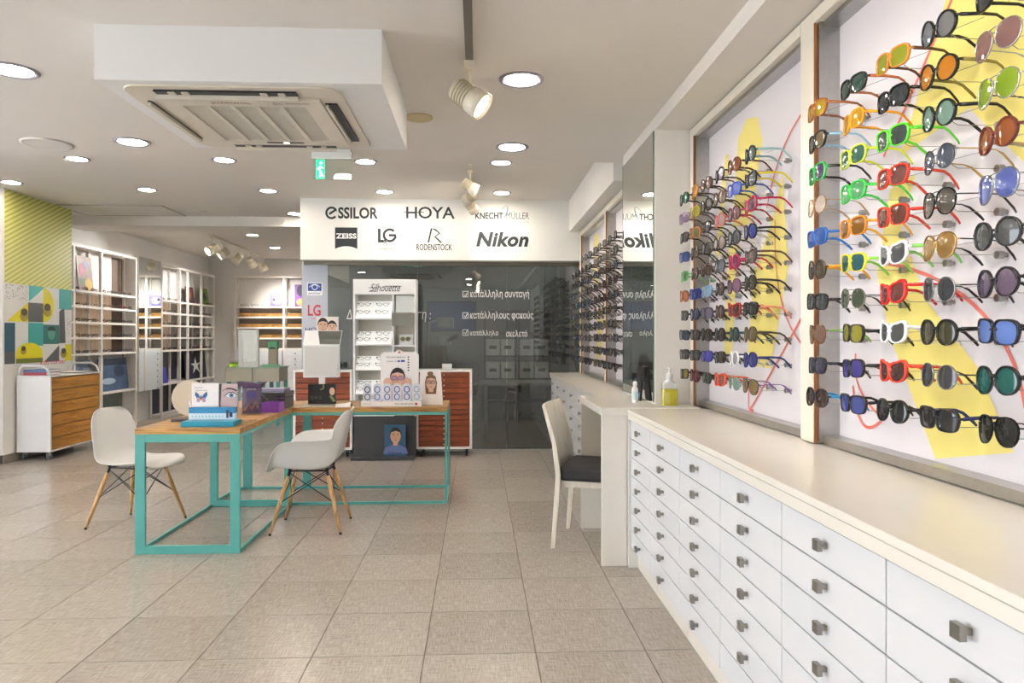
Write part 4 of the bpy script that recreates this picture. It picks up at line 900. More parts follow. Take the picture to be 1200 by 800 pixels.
Bx('card', M('card_black','#22262a',.25,var=.3,scale=6), bc, -1.39,5.96,T+.012,-1.165,5.972,.945)
printed('printed_face',[ell(-1.195,.885,.022,.032,14)],M('print_d9b8a0','#d9b8a0',.5),faceY(5.96),bc,.0012); printed('print',stroke(bez((-1.27,.94),(-1.25,.91),(-1.29,.90)),.01)+stroke([(-1.21,.85),(-1.175,.80)],.02),M('print_7c8c5a','#7c8c5a',.5),faceY(5.96),bc,.001)
text('lettering','O·R·G',(-1.37,.82,-1.28,.845),faceY(5.96),M('print_55606a','#55606a',.5),bc,.001)
lf = thing('leaflet','small white folded leaflet lying on table by armchair back','leaflet',(-1.08,5.86,T))
MB().add([(-1.14,5.80,T),(-1.02,5.80,T),(-1.02,5.84,T+.035),(-1.14,5.84,T+.02),(-1.14,5.93,T),(-1.02,5.93,T)],[(0,1,2,3),(3,2,5,4)]).build('sheet', PLASTIC, lf, True)
pad = tag(MB().box(-1.42,5.82,T,-1.16,5.94,T+.006).build('glass_tray', M('tray_white','#e6e6e2',.2)), 'thin pale tray lying before the dark advert card', 'tray')
# ================================================================== THINGS ON THE NEAR TABLE
bf = thing('brochure_stand','white brochure stand with blue butterfly and close-up eye','brochure stand',(-1.70,4.66,T))
BY = 4.70
Bx('board', CARD, bf, -1.835,BY,T+.035,-1.665,BY+.008,1.035); Bx('photo_board', M('eye_photo','#c9b3b4',.45,var=.12,scale=8), bf, -1.662,BY-.002,T+.035,-1.545,BY+.006,1.03)
pbf = faceY(BY); 
text('lettering','Βιολογία',(-1.815,1.0,-1.765,1.012),pbf,M('ink_grey','#5b6365',.6),bf,.001); text('lettering','διορθωτικών φακών',(-1.815,.983,-1.735,.993),pbf,M('ink_grey','#5b6365',.6),bf,.001)
bcx, bcz = -1.775,.945; BL = M('print_blue2','#2f6eb0',.5)
for q in (-1, 1):
    printed('printed_wing',[[(bcx+q*.003,bcz-.002),(bcx+q*.035,bcz+.032),(bcx+q*.038,bcz+.012),(bcx+q*.028,bcz-.006)]],BL,pbf,bf,.001)
    printed('printed_wing',[[(bcx+q*.003,bcz-.003),(bcx+q*.027,bcz-.007),(bcx+q*.028,bcz-.03),(bcx+q*.012,bcz-.034)]],M('print_c89aa0','#b78a9c',.5),pbf,bf,.001)
    printed('printed_wing_edge',stroke([(bcx+q*.012,bcz+.012),(bcx+q*.036,bcz+.034),(bcx+q*.038,bcz+.010)],.004),INK,pbf,bf,.0015)
printed('printed_body',[ell(bcx,bcz-.004,.003,.018,8)],INK,pbf,bf,.002)
printed('print',[[(-1.815,.872),(-1.70,.872),(-1.70,.875),(-1.815,.875)],[(-1.815,.88),(-1.72,.88),(-1.72,.883),(-1.815,.883)]],M('ink_pale','#9aa3a2',.6),pbf,bf,.001)
pey = faceY(BY-.002); ex_, ez_ = -1.583,.955
printed('printed_hair',[[(-1.662,.81),(-1.645,.81),(-1.652,.9),(-1.645,1.03),(-1.662,1.03)]],M('print_3c3638','#3c3638',.5),pey,bf,.001)
printed('printed_brow',stroke(bez((-1.64,.985),(-1.60,1.015),(-1.55,.985)),[.004]*4+[.011]*9),M('print_4a4044','#4a4044',.5),pey,bf,.001)
printed('printed_eye',[[(-1.625,.953),(-1.60,.972),(-1.575,.974),(-1.55,.958),(-1.57,.942),(-1.60,.942)]],M('print_e8e4e6','#e8e4e6',.4),pey,bf,.001)
printed('printed_iris',[ell(ex_,ez_+.002,.015,.015,16)],M('print_5c8cae','#5c8cae',.3),pey,bf,.002); printed('printed_pupil',[ell(ex_,ez_+.002,.006,.006,10)],INK,pey,bf,.003)
printed('printed_lashes',stroke([(-1.63,.95),(-1.60,.974),(-1.573,.977),(-1.548,.958)],.005),INK,pey,bf,.003)
Bx('pocket', M('pocket_blue','#2f8fc6',.35,var=.25,scale=5), bf, -1.835,BY-.045,T+.075,-1.545,BY-.012,T+.112)
Bx('pocket_front', M('pocket_pale','#cfe0ea',.35), bf, -1.835,BY-.05,T+.035,-1.545,BY-.012,T+.075)
printed('print',[[(-1.60,T+.045),(-1.585,T+.045),(-1.585,T+.095),(-1.60,T+.095)],[(-1.58,T+.05),(-1.56,T+.05),(-1.56,T+.08),(-1.58,T+.08)]],M('print_navy','#27305c',.5),faceY(BY-.05),bf,.0012)
printed('print',[ell(-1.81+.021*i,T+.055,.004,.005,6) for i in range(10)],M('ink_pale','#9aa3a2',.6),faceY(BY-.05),bf,.0012)
Bx('base_tray', M('tray_teal','#1f93b4',.3,var=.1), bf, -1.845,4.55,T,-1.52,4.70,T+.034,.004)
MB().tube([(-1.6,BY+.008,1.0),(-1.6,BY+.10,T+.034)], .004, 6).build('strut', CLEAR, bf)
dvd = tag(MB().box(-1.60,4.72,T,-1.47,4.86,T+.012).build('case', CLEAR), 'flat clear acrylic case behind the brochure stand', 'case')
rm = thing('table_mirror','oval tilted table mirror seen from behind beside brochure stand','mirror',(-1.93,4.93,T))
Mx = Matrix.Translation((0,0,.03)) @ Matrix.Rotation(math.radians(28),4,'Z') @ Matrix.Rotation(math.radians(-20),4,'X')
def xf(mb, m): mb.v = [tuple(m @ Vector(p)) for p in mb.v]; return mb
eo = [(a, b) for a, b in ell(0,.125,.115,.125,28)]
xf(MB().prism(eo, -.004, .004, 'Y'), Mx).build('back', M('mirror_back_cream','#e0d6c4',.4), rm)
xf(MB().prism([(a*.94,.125+(b-.125)*.94) for a, b in eo], .0041, .006, 'Y'), Mx).build('glass', MIRROR, rm)
MB().tube([(.06,-.09,.012),(.0,-.03,.13)], .006, 6).build('strut', PLASTIC, rm)
MB().prism(rrect(-.09,-.11,.12,.02,.01,3), 0, .018).build('base', M('base_brown','#3c332c',.4), rm)
pu_ = thing('acrylic_leaflet_holder','purple pictured carton in acrylic leaflet holder on near table','leaflet holder',(-1.63,5.27,T))
Bx('carton', M('carton_purple','#5c4478',.4,var=.45,scale=9), pu_, -1.695,5.26,T+.01,-1.57,5.30,T+.20)
MB().prism([(-1.73,T+.205),(-1.72,T+.24),(-1.57,T+.225),(-1.53,T+.235),(-1.57,T+.2)],5.24,5.31,'Y').build('carton_lid', M('carton_plum','#4c3252',.4), pu_, True)
printed('print',[[(-1.66,T+.12),(-1.60,T+.12),(-1.60,T+.165),(-1.66,T+.165)]],M('print_2c2c8c','#2c2c8c',.4),faceY(5.26),pu_,.001)
printed('print',stroke([(-1.68,T+.03),(-1.65,T+.08),(-1.63,T+.04),(-1.60,T+.09),(-1.585,T+.05)],.018),M('print_a8704c','#a8704c',.4),faceY(5.26),pu_,.001)
text('lettering','pure',(-1.66,T+.175,-1.60,T+.19),faceY(5.26),PW,pu_,.001)
Bx('sheet', CLEAR, pu_, -1.72,5.235,T+.006,-1.56,5.239,T+.19); Bx('foot', CLEAR, pu_, -1.72,5.235,T,-1.54,5.33,T+.006)
MB().tube([(-1.56,5.24,T+.006),(-1.585,5.24,T+.10),(-1.565,5.27,T+.15),(-1.535,5.33,T+.10),(-1.525,5.34,T+.006)], .004, 5).build('rim', CLEAR, pu_, True)
pbx = thing('gift_box','shallow purple open box beside the leaflet holder','box',(-1.50,5.47,T))
PU = M('box_purple','#7a3fa0',.4,var=.08)
Bx('bottom', PU, pbx, -1.61,5.40,T,-1.475,5.56,T+.004)
for b in ((-1.61,5.40,-1.475,5.404),(-1.61,5.556,-1.475,5.56),(-1.61,5.404,-1.606,5.556),(-1.479,5.404,-1.475,5.556)): Bx('side', PU, pbx, b[0],b[1],T+.004,b[2],b[3],T+.07)
bb = thing('jewellery_case','black lidded case with metal clasp at the table corner','case',(-1.63,5.80,T))
KB = M('case_black','#2b2420',.35,var=.2,scale=15)
Bx('body', KB, bb, -1.83,5.66,T,-1.50,5.94,T+.085,.004); Bx('lid', KB, bb, -1.832,5.658,T+.088,-1.498,5.942,T+.128,.004); Bx('clasp', CHROME, bb, -1.55,5.652,T+.07,-1.54,5.66,T+.10)
lv = thing('lavender_case','flat lavender case stacked on the black lidded case','case',(-1.68,5.82,T+.128))
Bx('body', M('case_lavender','#7c7894',.4), lv, -1.78,5.72,T+.128,-1.52,5.90,T+.14,.003); Bx('lid', M('case_lavender','#7c7894',.4), lv, -1.78,5.72,T+.1405,-1.52,5.90,T+.152,.003)

# ================================================================== REAR TEAL TABLE WITH DRAWERS
rt = thing('drawer_table','small table with beige drawers and teal legs in rear room','table',(-3.38,11.2,0))
BE = M('beige_drawer','#cfc9b6',.45,var=.04)
Bx('top', M('rear_top','#a9cdb4',.4), rt, -3.78,10.95,.865,-2.98,11.5,.88)
for x0, x1 in ((-3.775,-3.385),(-3.375,-2.985)): Bx('drawer', BE, rt, x0,10.95,.66,x1,11.45,.863,.002)
for x in (-3.77,-3.45,-3.26,-3.04):
    for y in (10.98,11.41): Bx('leg', TEAL, rt, x,y,0,x+.055,y+.03,.66)
tmr = thing('tall_mirror','tall narrow white framed mirror standing on the rear table','mirror',(-3.44,11.0,.88))
Bx('side', PLASTIC, tmr, -3.595,10.97,.88,-3.53,11.03,1.445,.003); Bx('side', PLASTIC, tmr, -3.335,10.97,.88,-3.30,11.03,1.445,.003)
MB().prism([(-3.53,10.972),(-3.335,11.018),(-3.335,11.023),(-3.53,10.977)], .96, 1.44).build('glass', MIRROR, tmr, True); Bx('bottom', PLASTIC, tmr, -3.53,10.97,.88,-3.335,11.03,.96)
gb = thing('green_box','lime green open box on the rear table beside mirror','box',(-3.69,11.15,.88)); Bx('tray', M('lime','#a8d22c',.4), gb, -3.76,11.05,.88,-3.62,11.25,.935,.004); Bx('rim', M('lime_dark','#8cb81e',.4), gb, -3.765,11.045,.935,-3.615,11.255,.945)
gs = thing('green_carton','pale green carton figure on the rear table right of mirror','carton',(-3.13,11.15,.88)); Bx('body', M('carton_beige','#c3b79e',.5,var=.1), gs, -3.19,11.1,.88,-3.06,11.18,1.15); Bx('cap', M('carton_green','#4fa872',.4), gs, -3.20,11.09,1.15,-3.05,11.19,1.27,.006); Bx('peak', M('carton_dark','#2c3c34',.4), gs, -3.16,11.07,1.15,-3.09,11.09,1.18); Bx('foot', M('carton_mint','#7cc494',.4), gs, -3.26,11.02,.88,-3.0,11.05,.92)

# ================================================================== LEFT: POSTER, CART, SHELVING
PX = -4.978
po = thing('kids_poster','tall poster with yellow stripes above teal, yellow and grey tiles','poster',(PX,8.41,1.0))
Bx('board', M('poster_white','#e6e5e3',.5), po, PX,7.79,1.0,PX+.004,9.04,2.895)
pp_ = Plane((PX+.004,7.79,0),(0,1,0),(0,0,1),(1,0,0)); W_ = 1.25
SY_ = M('stripe_yellow','#d8da82',.5); SY2 = M('stripe_olive','#b5b257',.5)
printed('print',[[(0,1.905),(W_,1.905),(W_,2.893),(0,2.893)]],SY_,pp_,po,.001)
# diagonal stripes clipped to the panel
def clip(poly, a, b, c):
    out = []
    for i in range(len(poly)):
        p, q = poly[i], poly[(i+1) % len(poly)]; fp, fq = a*p[0]+b*p[1]-c, a*q[0]+b*q[1]-c
        if fp <= 0: out.append(p)
        if fp*fq < 0: t = fp/(fp-fq); out.append((p[0]+(q[0]-p[0])*t, p[1]+(q[1]-p[1])*t))
    return out
strp = []
for k in range(-24, 50):
    z = 1.905+k*.052; poly = [(0,z),(W_,z+.62),(W_,z+.62+.020),(0,z+.020)]
    for a, b, c in ((0,-1,-1.905),(0,1,2.893)): poly = clip(poly, a, b, c) if len(poly) > 2 else []
    if len(poly) > 2: strp.append(poly)
printed('print', strp, SY2, pp_, po, .002)
TL = M('tile_teal','#3fa9a4',.5); YL = M('tile_yellow','#e3d81c',.5); GY_ = M('tile_grey','#55565a',.5); NV = M('tile_navy','#2b5468',.5)
zz = lambda f: 1.905-f*.86    # f = 0 top of tile block, 1 bottom
def tl(poly, m, off=.001): printed('print',[[(a*W_, zz(f)) for a, f in poly]],m,pp_,po,off)
tl([(.33,0),(.57,0),(.33,.21)],TL); tl([(.03,.47),(.32,.22),(.32,.47)],YL); tl([(.32,.22),(.54,.22),(.54,.47),(.32,.47)],GY_)
tl([(.54,.01)]+[(.54+.17*math.cos(t),.24-.23*math.sin(t)) for t in [PI/2-PI*k/12 for k in range(13)]],YL); tl([(.79,0),(1,0),(1,.28),(.79,.28)],TL)
tl([(.79,.75),(.79,.33)]+[(.895-.105*math.cos(t),.33-.06*math.sin(t)) for t in [PI*k/16 for k in range(8)]]+[(.895,.75)],GY_,.002)
tl([(0,.49),(.14,.49),(.14,.85),(0,.85)],NV); tl([(0,.85),(.14,.85),(.14,1),(0,1)],GY_); tl([(.32,.48),(.54,.48),(.54,.78),(.32,.78)],TL); tl([(.54,.5),(.79,.5),(.79,.76),(.54,.76)],M('tile_deepteal','#2f7470',.5))
tl([(.15,.98)]+[(.34-.19*math.cos(t),.88-.14*math.sin(t)) for t in [PI*k/12 for k in range(13)]]+[(.53,.98)],YL,.002); tl([(.15,.94),(.53,.94),(.53,1),(.15,1)],M('tile_olive','#7c8434',.5),.003)
tl([(.55,1),(.79,.78),(.79,1)],GY_); tl([(.89,.77),(1,.77),(1,1),(.89,1)],YL)
for cx, f, s in ((.26,.36,.12),(.60,.28,.13),(.86,.87,.10),(.25,.82,.08)):
    tl([(cx+.5*s*math.cos(t), f+.35*s-.55*s*math.sin(t)) for t in [2*PI*k/10 for k in range(10)]],M('tile_ochre','#a8942a',.5),.004); tl([(cx+.4*s*math.cos(t), f-.1*s-.4*s*math.sin(t)) for t in [2*PI*k/10 for k in range(10)]],M('tile_umber','#4a421e',.5),.005)  # umber blobs printed over the ochre ones
tl([(.665+.06*math.cos(t), .62-.085*math.sin(t)) for t in [2*PI*k/14 for k in range(14)]],M('tile_sea','#5c9c90',.5),.003); tl([(.665+.065*math.cos(t), .58-.06*math.sin(t)) for t in [PI*k/8 for k in range(9)]],M('tile_dark','#22383a',.5),.004)
rd = random.Random(5)
printed('print',[ell(rd.uniform(.02,.38), rd.uniform(zz(.2),zz(.01)),.006,.005,6) for _ in range(60)]+[ell(rd.uniform(1.13,1.24), rd.uniform(zz(.7),zz(.4)),.006,.005,6) for _ in range(25)],GY_,pp_,po,.002)
text('lettering','kids corner',(.62,1.015,1.12,1.075),pp_,M('print_red','#c8383c',.5),po,.002)
# trolley
ct = thing('drawer_trolley','white trolley with six knotty pine drawers and casters','trolley',(-4.77,8.5,0))
CX0, CX1, CY0, CY1 = -4.955,-4.6,7.96,8.99
TW = M('trolley_white','#e4e4e6',.3)
Bx('end_panel', TW, ct, CX0,CY0,.09,CX1,CY0+.025,.895,.003); Bx('end_panel', TW, ct, CX0,CY1-.025,.09,CX1,CY1,.895,.003); Bx('back', TW, ct, CX0,CY0+.025,.09,CX0+.02,CY1-.025,.895)
Bx('bottom', TW, ct, CX0+.02,CY0+.025,.09,CX1,CY1-.025,.108); Bx('top', TW, ct, CX0,CY0,.896,CX1,CY1,.914,.002)
for r in range(6):
    z0 = .110+r*.1305; d = Bx('drawer', PINE, ct, CX1-.32,CY0+.028,z0,CX1+.002,CY1-.028,z0+.122,.002)
    MB().lathe([(0,-.002),(.012,-.002),(.013,.004),(.008,.005),(.008,.001)], (CX1+.002-(-4.77), .0, z0+.064), n=10, axis='X').build('pull', NICKEL, d)
for y in (CY0+.02, CY1-.02):
    MB().tube([(CX0+.02,y,.90),(CX0+.02,y,.98),(CX0+.05,y,1.02),(CX1-.10,y,1.02),(CX1-.04,y,.98),(CX1-.015,y,.90)], .012, 8).build('handle', TW, ct, True)
for x in (CX0+.05, CX1-.05):
    for y in (CY0+.06, CY1-.06):
        MB().lathe([(0,-.012),(.034,-.012),(.038,-.006),(.038,.006),(.034,.012),(0,.012)], (x,y,.038), n=16, axis='X').build('caster_wheel', M('caster_grey','#6c6c6e',.4), ct, True); MB().box(x-.018,y-.02,.04,x-.014,y+.02,.09).box(x+.014,y-.02,.04,x+.018,y+.02,.09).build('caster_fork', CHROME, ct, True)
def book(name, label, x0, y0, z0, x1, y1, z1, c):
    t = thing(name, label, 'book', ((x0+x1)/2,(y0+y1)/2,z0)); m = M('cover_'+c.lstrip('#'), c, .45)
    Bx('cover', m, t, x0,y0,z0,x1,y1,z0+.003); Bx('cover', m, t, x0,y0,z1-.003,x1,y1,z1); Bx('spine', m, t, x0,y0,z0+.003,x1,y0+.003,z1-.003); Bx('pages', CARD, t, x0+.003,y0+.003,z0+.003,x1-.003,y1-.003,z1-.003)
book('book','dark red book at the bottom of the trolley book stack',-4.92,8.02,.915,-4.68,8.30,.945,'#a83a48'); book('book','blue book lying on the red one on the trolley',-4.94,8.05,.9455,-4.70,8.33,.975,'#5a78a8')
fb = thing('flat_folder','black flat folder lying at the far end of the trolley top','folder',(-4.76,8.72,.915)); Bx('cover', BLACK, fb, -4.9,8.52,.915,-4.63,8.92,.921); Bx('sheet', CARD, fb, -4.89,8.53,.9215,-4.64,8.91,.925)

# shelving along the left wall
SXF, SXB = -5.15, -5.355
ZS = [1.945,1.74,1.535,1.33,1.115,.565]
def shelving(label, axis, spans, fixed, back, lower, zs=ZS, wood_back=False, ztop=2.54):
    """upright/shelf rack; axis 'Y': runs along the left wall (front at x=fixed), axis 'X': along the end wall (front at y=fixed)"""
    mid = (spans[0]+spans[-1])/2
    t = thing('shelving_unit', label, 'shelving', (fixed, mid, 0) if axis == 'Y' else (mid, fixed, 0))
    def bx(name, mat, a0, a1, d0, d1, z0, z1):
        if axis == 'Y': return Bx(name, mat, t, fixed-d1, a0, z0, fixed-d0, a1, z1)
        return Bx(name, mat, t, a0, fixed+d0, z0, a1, fixed+d1, z1)
    dp = .20
    for a in spans:
        bx('upright', SHELFW, a-.02, a+.02, 0, .035, 0, ztop-.04); bx('upright', SHELFW, a-.02, a+.02, dp-.03, dp-.002, 0, ztop-.04)
    bx('top_rail', SHELFW, spans[0]-.02, spans[-1]+.02, 0, .035, ztop-.04, ztop); bx('top_rail', SHELFW, spans[0]-.02, spans[-1]+.02, dp-.03, dp-.002, ztop-.04, ztop)
    for z in zs:
        for a0, a1 in zip(spans[:-1], spans[1:]): bx('shelf', SHELFW, a0+.02, a1-.02, -.004, dp-.032, z-.028, z)
    for a0, a1, z0, z1, m in back: bx('back_panel', m, a0, a1, dp-.0015, dp+.003, z0, z1)
    bx('plinth', SHELFW, spans[0], spans[-1], .036, dp-.031, 0, .06)
    return t
DK = M('navy_board','#1b1f38',.4,var=.2,scale=3); GR = M('rack_grey','#a09890',.6,var=.1)
shelving('white rack with birch back on the left wall beside the striped poster','Y',[9.10,9.43,10.10,11.09],SXF,[(9.1,10.75,1.945,2.5,M('rack_white_back','#ece4dc',.6)),(9.1,10.75,1.115,1.917,SHELFBACK),(10.76,11.07,1.115,2.5,M('rack_brown','#6b5646',.5,var=.2)),(9.1,11.07,.06,.53,M('rack_moss','#74807a',.6,var=.2))],None)
shelving('white rack on the left wall between mirror and end wall','Y',[11.98,12.70,13.05,13.68,14.30],SXF,[(11.98,12.70,1.115,1.917,SHELFBACK),(12.72,14.28,1.115,1.917,GR),(12.0,14.28,.594,1.08,DK),(12.0,14.28,.06,.53,DK)],None)
shelving('white rack across the end wall with brown frames on its shelves','X',[-4.76,-3.82,-2.9,-2.05],14.33,[(-4.75,-2.06,1.115,1.917,GR)],None,[1.935,1.733,1.525,1.318,1.115])
for k, (x0, x1) in enumerate(((-4.74,-3.84),(-3.80,-2.92),(-2.88,-2.07))):
    t = thing('drawer_chest','white multi-drawer chest under end wall rack, '+['left one','middle one','right one'][k],'drawer chest',((x0+x1)/2,14.3,0))
    Bx('carcass', SHELFW, t, x0,14.30,.07,x1,14.326,1.08)
    for r in range(9):
        for c in range(2):
            xa_ = x0+(x1-x0)*c/2; d = Bx('drawer', DRAWERW, t, xa_+.003,14.285,.08+r*.11,xa_+(x1-x0)/2-.003,14.2995,.08+r*.11+.105)
            MB().lathe([(0,-.016),(.012,-.014),(.006,-.004),(.006,0)], (xa_+(x1-x0)/4-(x0+x1)/2,14.285-14.3,.08+r*.11+.052), n=8, axis='Y').build('knob', BLACK, d)
# amber trays on end wall shelves
for z, zw in zip((1.733,1.525,1.318),('second','third','fourth')):
    for k, (x0, x1) in enumerate(((-4.72,-3.86),(-3.78,-2.94))):
        t = thing('frame_tray','honey wood step behind frames, %s shelf of end rack, %s bay' % (zw, ['left','middle'][k]),'display step',((x0+x1)/2,14.42,z))
        MB().prism([(14.40,z),(14.495,z),(14.495,z+.075),(14.47,z+.075)], x0, x1, 'X').build('step', M('honey_wood','#c89858',.5,var=.15,scale=10), t, True); Bx('lip', M('honey_wood','#c89858',.5,var=.15,scale=10), t, x0,14.385,z,x1,14.399,z+.012)
# frames on shelves
def tiny(x, y, z, rz, mi, label, group):
    o = put('optical_frame', tm_bold, tint[mi], None, (x, y, z)); o.rotation_euler = (0,0,rz); o.scale = (1,1,1)
    tag(o, label, 'glasses', group)
rt_ = random.Random(9)
szw = ['top','second','third','fourth','fifth']
for spans, rackw in (([9.10,9.43,10.10,11.09],'rack beside the striped poster'),([11.98,12.70,13.05,13.68,14.30],'left rack near the end wall')):
    for si, z in enumerate(ZS[:5]):
        for bi, (a0, a1) in enumerate(zip(spans[:-1], spans[1:])):
            n = max(1, int((a1-a0-.10)/.165))
            for k in range(n):
                tiny(-5.19, a0+.12+(a1-a0-.24)*(k/(max(1, n-1)) if n > 1 else .5), z+.0035, PI/2+rt_.uniform(-.15,.15), rt_.choice([0,0,1,2,3,4]), '%s spectacles, %s shelf, bay %s of %s' % (ORD[k], szw[si], ['one','two','three','four'][bi], rackw), 'spectacles on %s shelf of %s' % (szw[si], rackw))
for si, z in enumerate([1.935,1.733,1.525,1.318]):
    for bi, (a0, a1) in enumerate(((-4.76,-3.82),(-3.82,-2.9))):
        for k in range(4): tiny(a0+.17+k*(a1-a0-.34)/3, 14.338, z+.0035, rt_.uniform(-.1,.1), rt_.choice([0,1,1,5]), '%s spectacles from the left, %s shelf of end wall rack, %s bay' % (ORD[k], szw[si], ['left','middle'][bi]), 'spectacles on %s shelf of the end rack' % szw[si])
# tall mirror between racks
lm_ = thing('wall_mirror','narrow mirror between the two racks on the left wall','mirror',(-5.14,11.53,.5)); Bx('glass', MIRROR, lm_, -5.148,11.16,.50,-5.144,11.92,2.56); Bx('backing', SHELFW, lm_, -5.355,11.16,.50,-5.149,11.92,2.56)
# pictures standing on racks
def picture(label, x, ya, yb, z, h, c1, shapes, lean=.04):
    t = thing('display_picture', label, 'picture', (x,(ya+yb)/2,z))
    MB().add([(x,ya,z),(x,yb,z),(x-lean,yb,z+h),(x-lean,ya,z+h),(x-.012,ya,z),(x-.012,yb,z),(x-lean-.012,yb,z+h),(x-lean-.012,ya,z+h)],[(0,1,2,3),(7,6,5,4),(0,4,5,1),(1,5,6,2),(2,6,7,3),(3,7,4,0)]).build('board', M('pic_'+c1.lstrip('#'), c1, .45, var=.35, scale=9), t, True)
    v = Vector((-lean,0,h)); pl = Plane((x,ya,z),(0,1,0),v.normalized(),Vector((h,0,lean)).normalized())
    for c, poly in shapes: printed('print',[[(a*(yb-ya), b*h) for a, b in poly]],M('print_'+c.lstrip('#'),c,.5),pl,t,.002)
E_ = lambda cx, cy, a, b: ell(cx, cy, a, b, 12)
picture('colourful collage picture on top shelf beside the striped poster',-5.20,9.62,9.98,1.946,.46,'#8c6a5c',[('#e0b832',E_(.7,.2,.25,.18)),('#c45c7c',E_(.35,.6,.2,.2)),('#7c8cbc',E_(.6,.75,.15,.12)),('#5c7c4c',E_(.3,.25,.15,.12))])
picture('dark red portrait picture on top shelf of the left rack',-5.22,13.18,13.52,1.946,.30,'#5c2620',[('#8c4a34',E_(.45,.55,.2,.28)),('#2c1614',E_(.8,.3,.2,.2))])
picture('green picture with dark bird on top shelf near the end wall',-5.22,13.84,14.22,1.946,.32,'#7c9c3c',[('#3c4448',E_(.5,.5,.2,.28)),('#b4cc54',E_(.2,.75,.15,.15))])
picture('blue seascape picture standing low in the rack beside the trolley',-5.22,10.2,11.0,.567,.46,'#3c5878',[('#a4b4c4',E_(.3,.3,.25,.1)),('#22344c',E_(.7,.6,.2,.2))])
picture('pale blue portrait picture low in the rack behind the trolley',-5.22,9.5,10.0,.567,.46,'#7c8ea4',[('#56657c',E_(.5,.5,.2,.3))])
picture('navy poster with white star-shaped plant low in the left rack',-5.22,13.1,14.1,.567,.46,'#14182c',[('#dcdcd4',[(.5,.9),(.55,.6),(.75,.65),(.6,.5),(.68,.2),(.5,.4),(.35,.2),(.42,.5),(.28,.6),(.46,.62)])])
picture('bright blue box picture low in the left rack beside mirror',-5.19,12.05,12.3,.567,.26,'#3c3cb8',[])
def picY(label, x0, x1, y, z, h, c1, shapes):
    t = thing('display_picture', label, 'picture', ((x0+x1)/2,y,z)); Bx('board', M('pic_'+c1.lstrip('#'), c1, .45, var=.35, scale=9), t, x0,y,z,x1,y+.012,z+h)
    for c, poly in shapes: printed('print',[[(x0+a*(x1-x0), z+b*h) for a, b in poly]],M('print_'+c.lstrip('#'),c,.5),faceY(y),t,.002)
picY('lilac patterned picture on top shelf of end wall rack',-4.10,-3.845,14.40,1.936,.22,'#8078a8',[('#c4bcd8',E_(.5,.5,.3,.3)),('#5c5490',E_(.3,.6,.1,.12))])
picY('violet and orange figure picture on the end wall rack',-3.62,-3.35,14.40,1.936,.44,'#7c4c9c',[('#e0945c',E_(.5,.2,.4,.18)),('#2c2238',E_(.4,.72,.25,.25))])
picY('yellow framed picture higher on end wall rack',-3.2,-2.95,14.40,1.936,.30,'#d8c478',[('#e0b432',E_(.5,.5,.3,.3))])

# ================================================================== EXAMINATION ROOM BEHIND THE GLASS
ed = thing('consulting_table','pale table on round metal legs behind the smoked glass','table',(.70,9.4,0))
Bx('top', M('consult_top','#b9b4a8',.4), ed, .02,9.1,.715,1.35,9.75,.75,.003)
for x in (.10,1.27):
    for y in (9.17,9.68): MB().lathe([(.03,0),(.03,.715)], (x,y,0), n=14).build('leg', ALU, ed, True)
oc = thing('office_chair','black cantilever office chair with chrome frame behind the glass','chair',(-.30,9.9,0), math.radians(-20))
MB().prism(rrect(-.23,-.22,.23,.22,.05,3), .43, .49).build('seat', BLACK, oc, False, .015); xf(MB().prism(rrect(-.22,0,.22,.48,.05,3), -.02, .02, 'Y'), Matrix.Translation((0,.23,.5)) @ Matrix.Rotation(math.radians(-12),4,'X')).build('backrest', BLACK, oc)
for q in (-1, 1): MB().tube([(q*.25,.25,.70),(q*.26,.0,.68),(q*.26,-.24,.64),(q*.25,-.25,.40),(q*.25,-.26,.03),(q*.25,-.22,.012),(q*.25,.24,.012)], .012, 8).build('frame', CHROME, oc)
sl_ = thing('slit_lamp','grey ophthalmic slit lamp instrument behind smoked glass beside the stand','instrument',(-.42,9.2,0))
MG = M('instrument_grey','#a9aaa4',.4,var=.05)
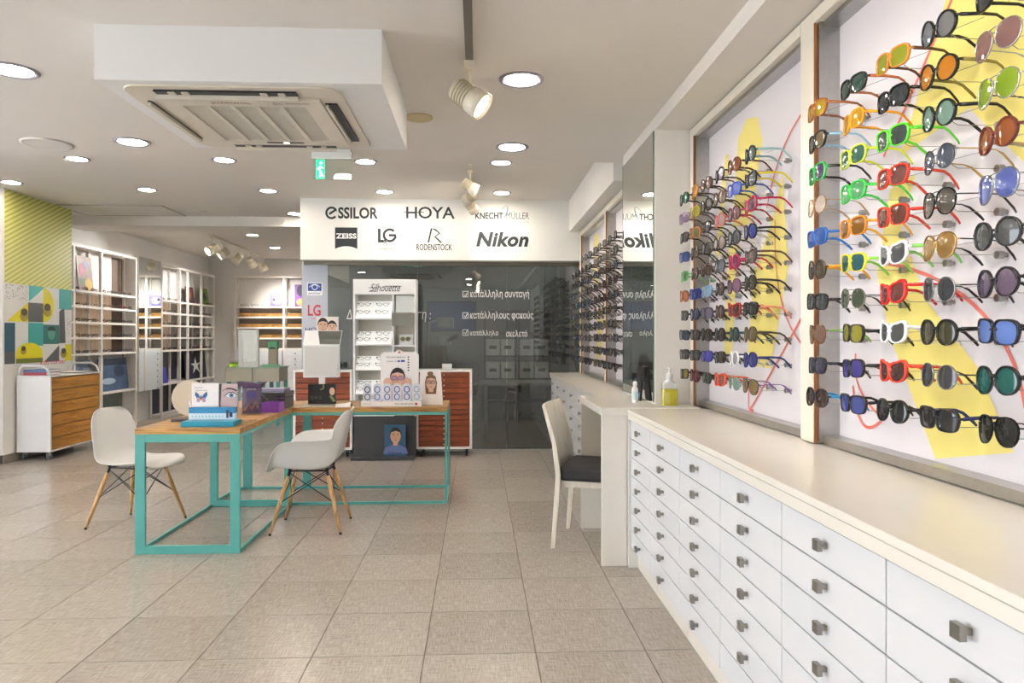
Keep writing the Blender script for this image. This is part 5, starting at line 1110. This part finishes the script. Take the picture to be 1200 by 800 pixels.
Bx('cabinet', MG, sl_, -.70,9.0,0,-.12,9.5,.86,.01); Bx('table_top', MG, sl_, -.76,8.95,.86,-.06,9.55,.89,.004)
MB().tube([(-.42,9.2,.89),(-.42,9.2,1.25)], .035, 12).build('column', MG, sl_, True); Bx('head', MG, sl_, -.50,9.1,1.22,-.34,9.3,1.34,.01); MB().tube([(-.36,9.05,1.30),(-.26,8.92,1.34)], .03, 10).build('eyepiece', BLACK, sl_, True); Bx('base_block', BLACK, sl_, -.52,9.08,.89,-.32,9.32,.93,.005)
MB().tube([(-.62,9.2,.89),(-.62,9.2,1.52),(-.45,9.15,1.56)], .018, 8).build('chin_rest_post', MG, sl_, True); Bx('phoropter', MG, sl_, -.52,9.08,1.44,-.30,9.18,1.58,.02)
for k, (x, z) in enumerate(((.10,.0),(.62,.0))):
    t = thing('box_shelf','dark shelf unit with white storage boxes behind glass, '+['left','right'][k],'shelf unit',(x+.25,11.2,0))
    for xx in (x, x+.48): Bx('upright', DARK, t, xx,11.0,0,xx+.02,11.38,1.75)
    for zz_ in (.35,.70,1.05,1.40,1.73): Bx('shelf', DARK, t, x+.02,11.0,zz_-.02,x+.48,11.38,zz_)
    for zz_ in (.70,1.05):
        for c in range(2):
            b = thing('storage_box','white storage box with dark label, %s shelf, %s side, %s shelf unit' % (['lower','upper'][zz_ > 1],['left','right'][c],['left','right'][k]),'box',(x+.13+c*.23,11.1,zz_)); Bx('carton', PLASTIC, b, x+.03+c*.23,11.02,zz_,x+.24+c*.23,11.3,zz_+.22,.003); Bx('lid', PLASTIC, b, x+.026+c*.23,11.015,zz_+.2205,x+.244+c*.23,11.305,zz_+.25,.003); Bx('label', DARK, b, x+.08+c*.23,11.014,zz_+.1,x+.19+c*.23,11.0195,zz_+.15)
scn = thing('wall_screen','dim blue wall screen behind glass right of the white stand','screen',(-.45,11.37,1.5)); Bx('bezel', BLACK, scn, -.80,11.37,1.42,-.02,11.399,1.90); Bx('display', emit('screen_blue','#1c3c6c',.25), scn, -.78,11.366,1.44,-.04,11.3695,1.88)
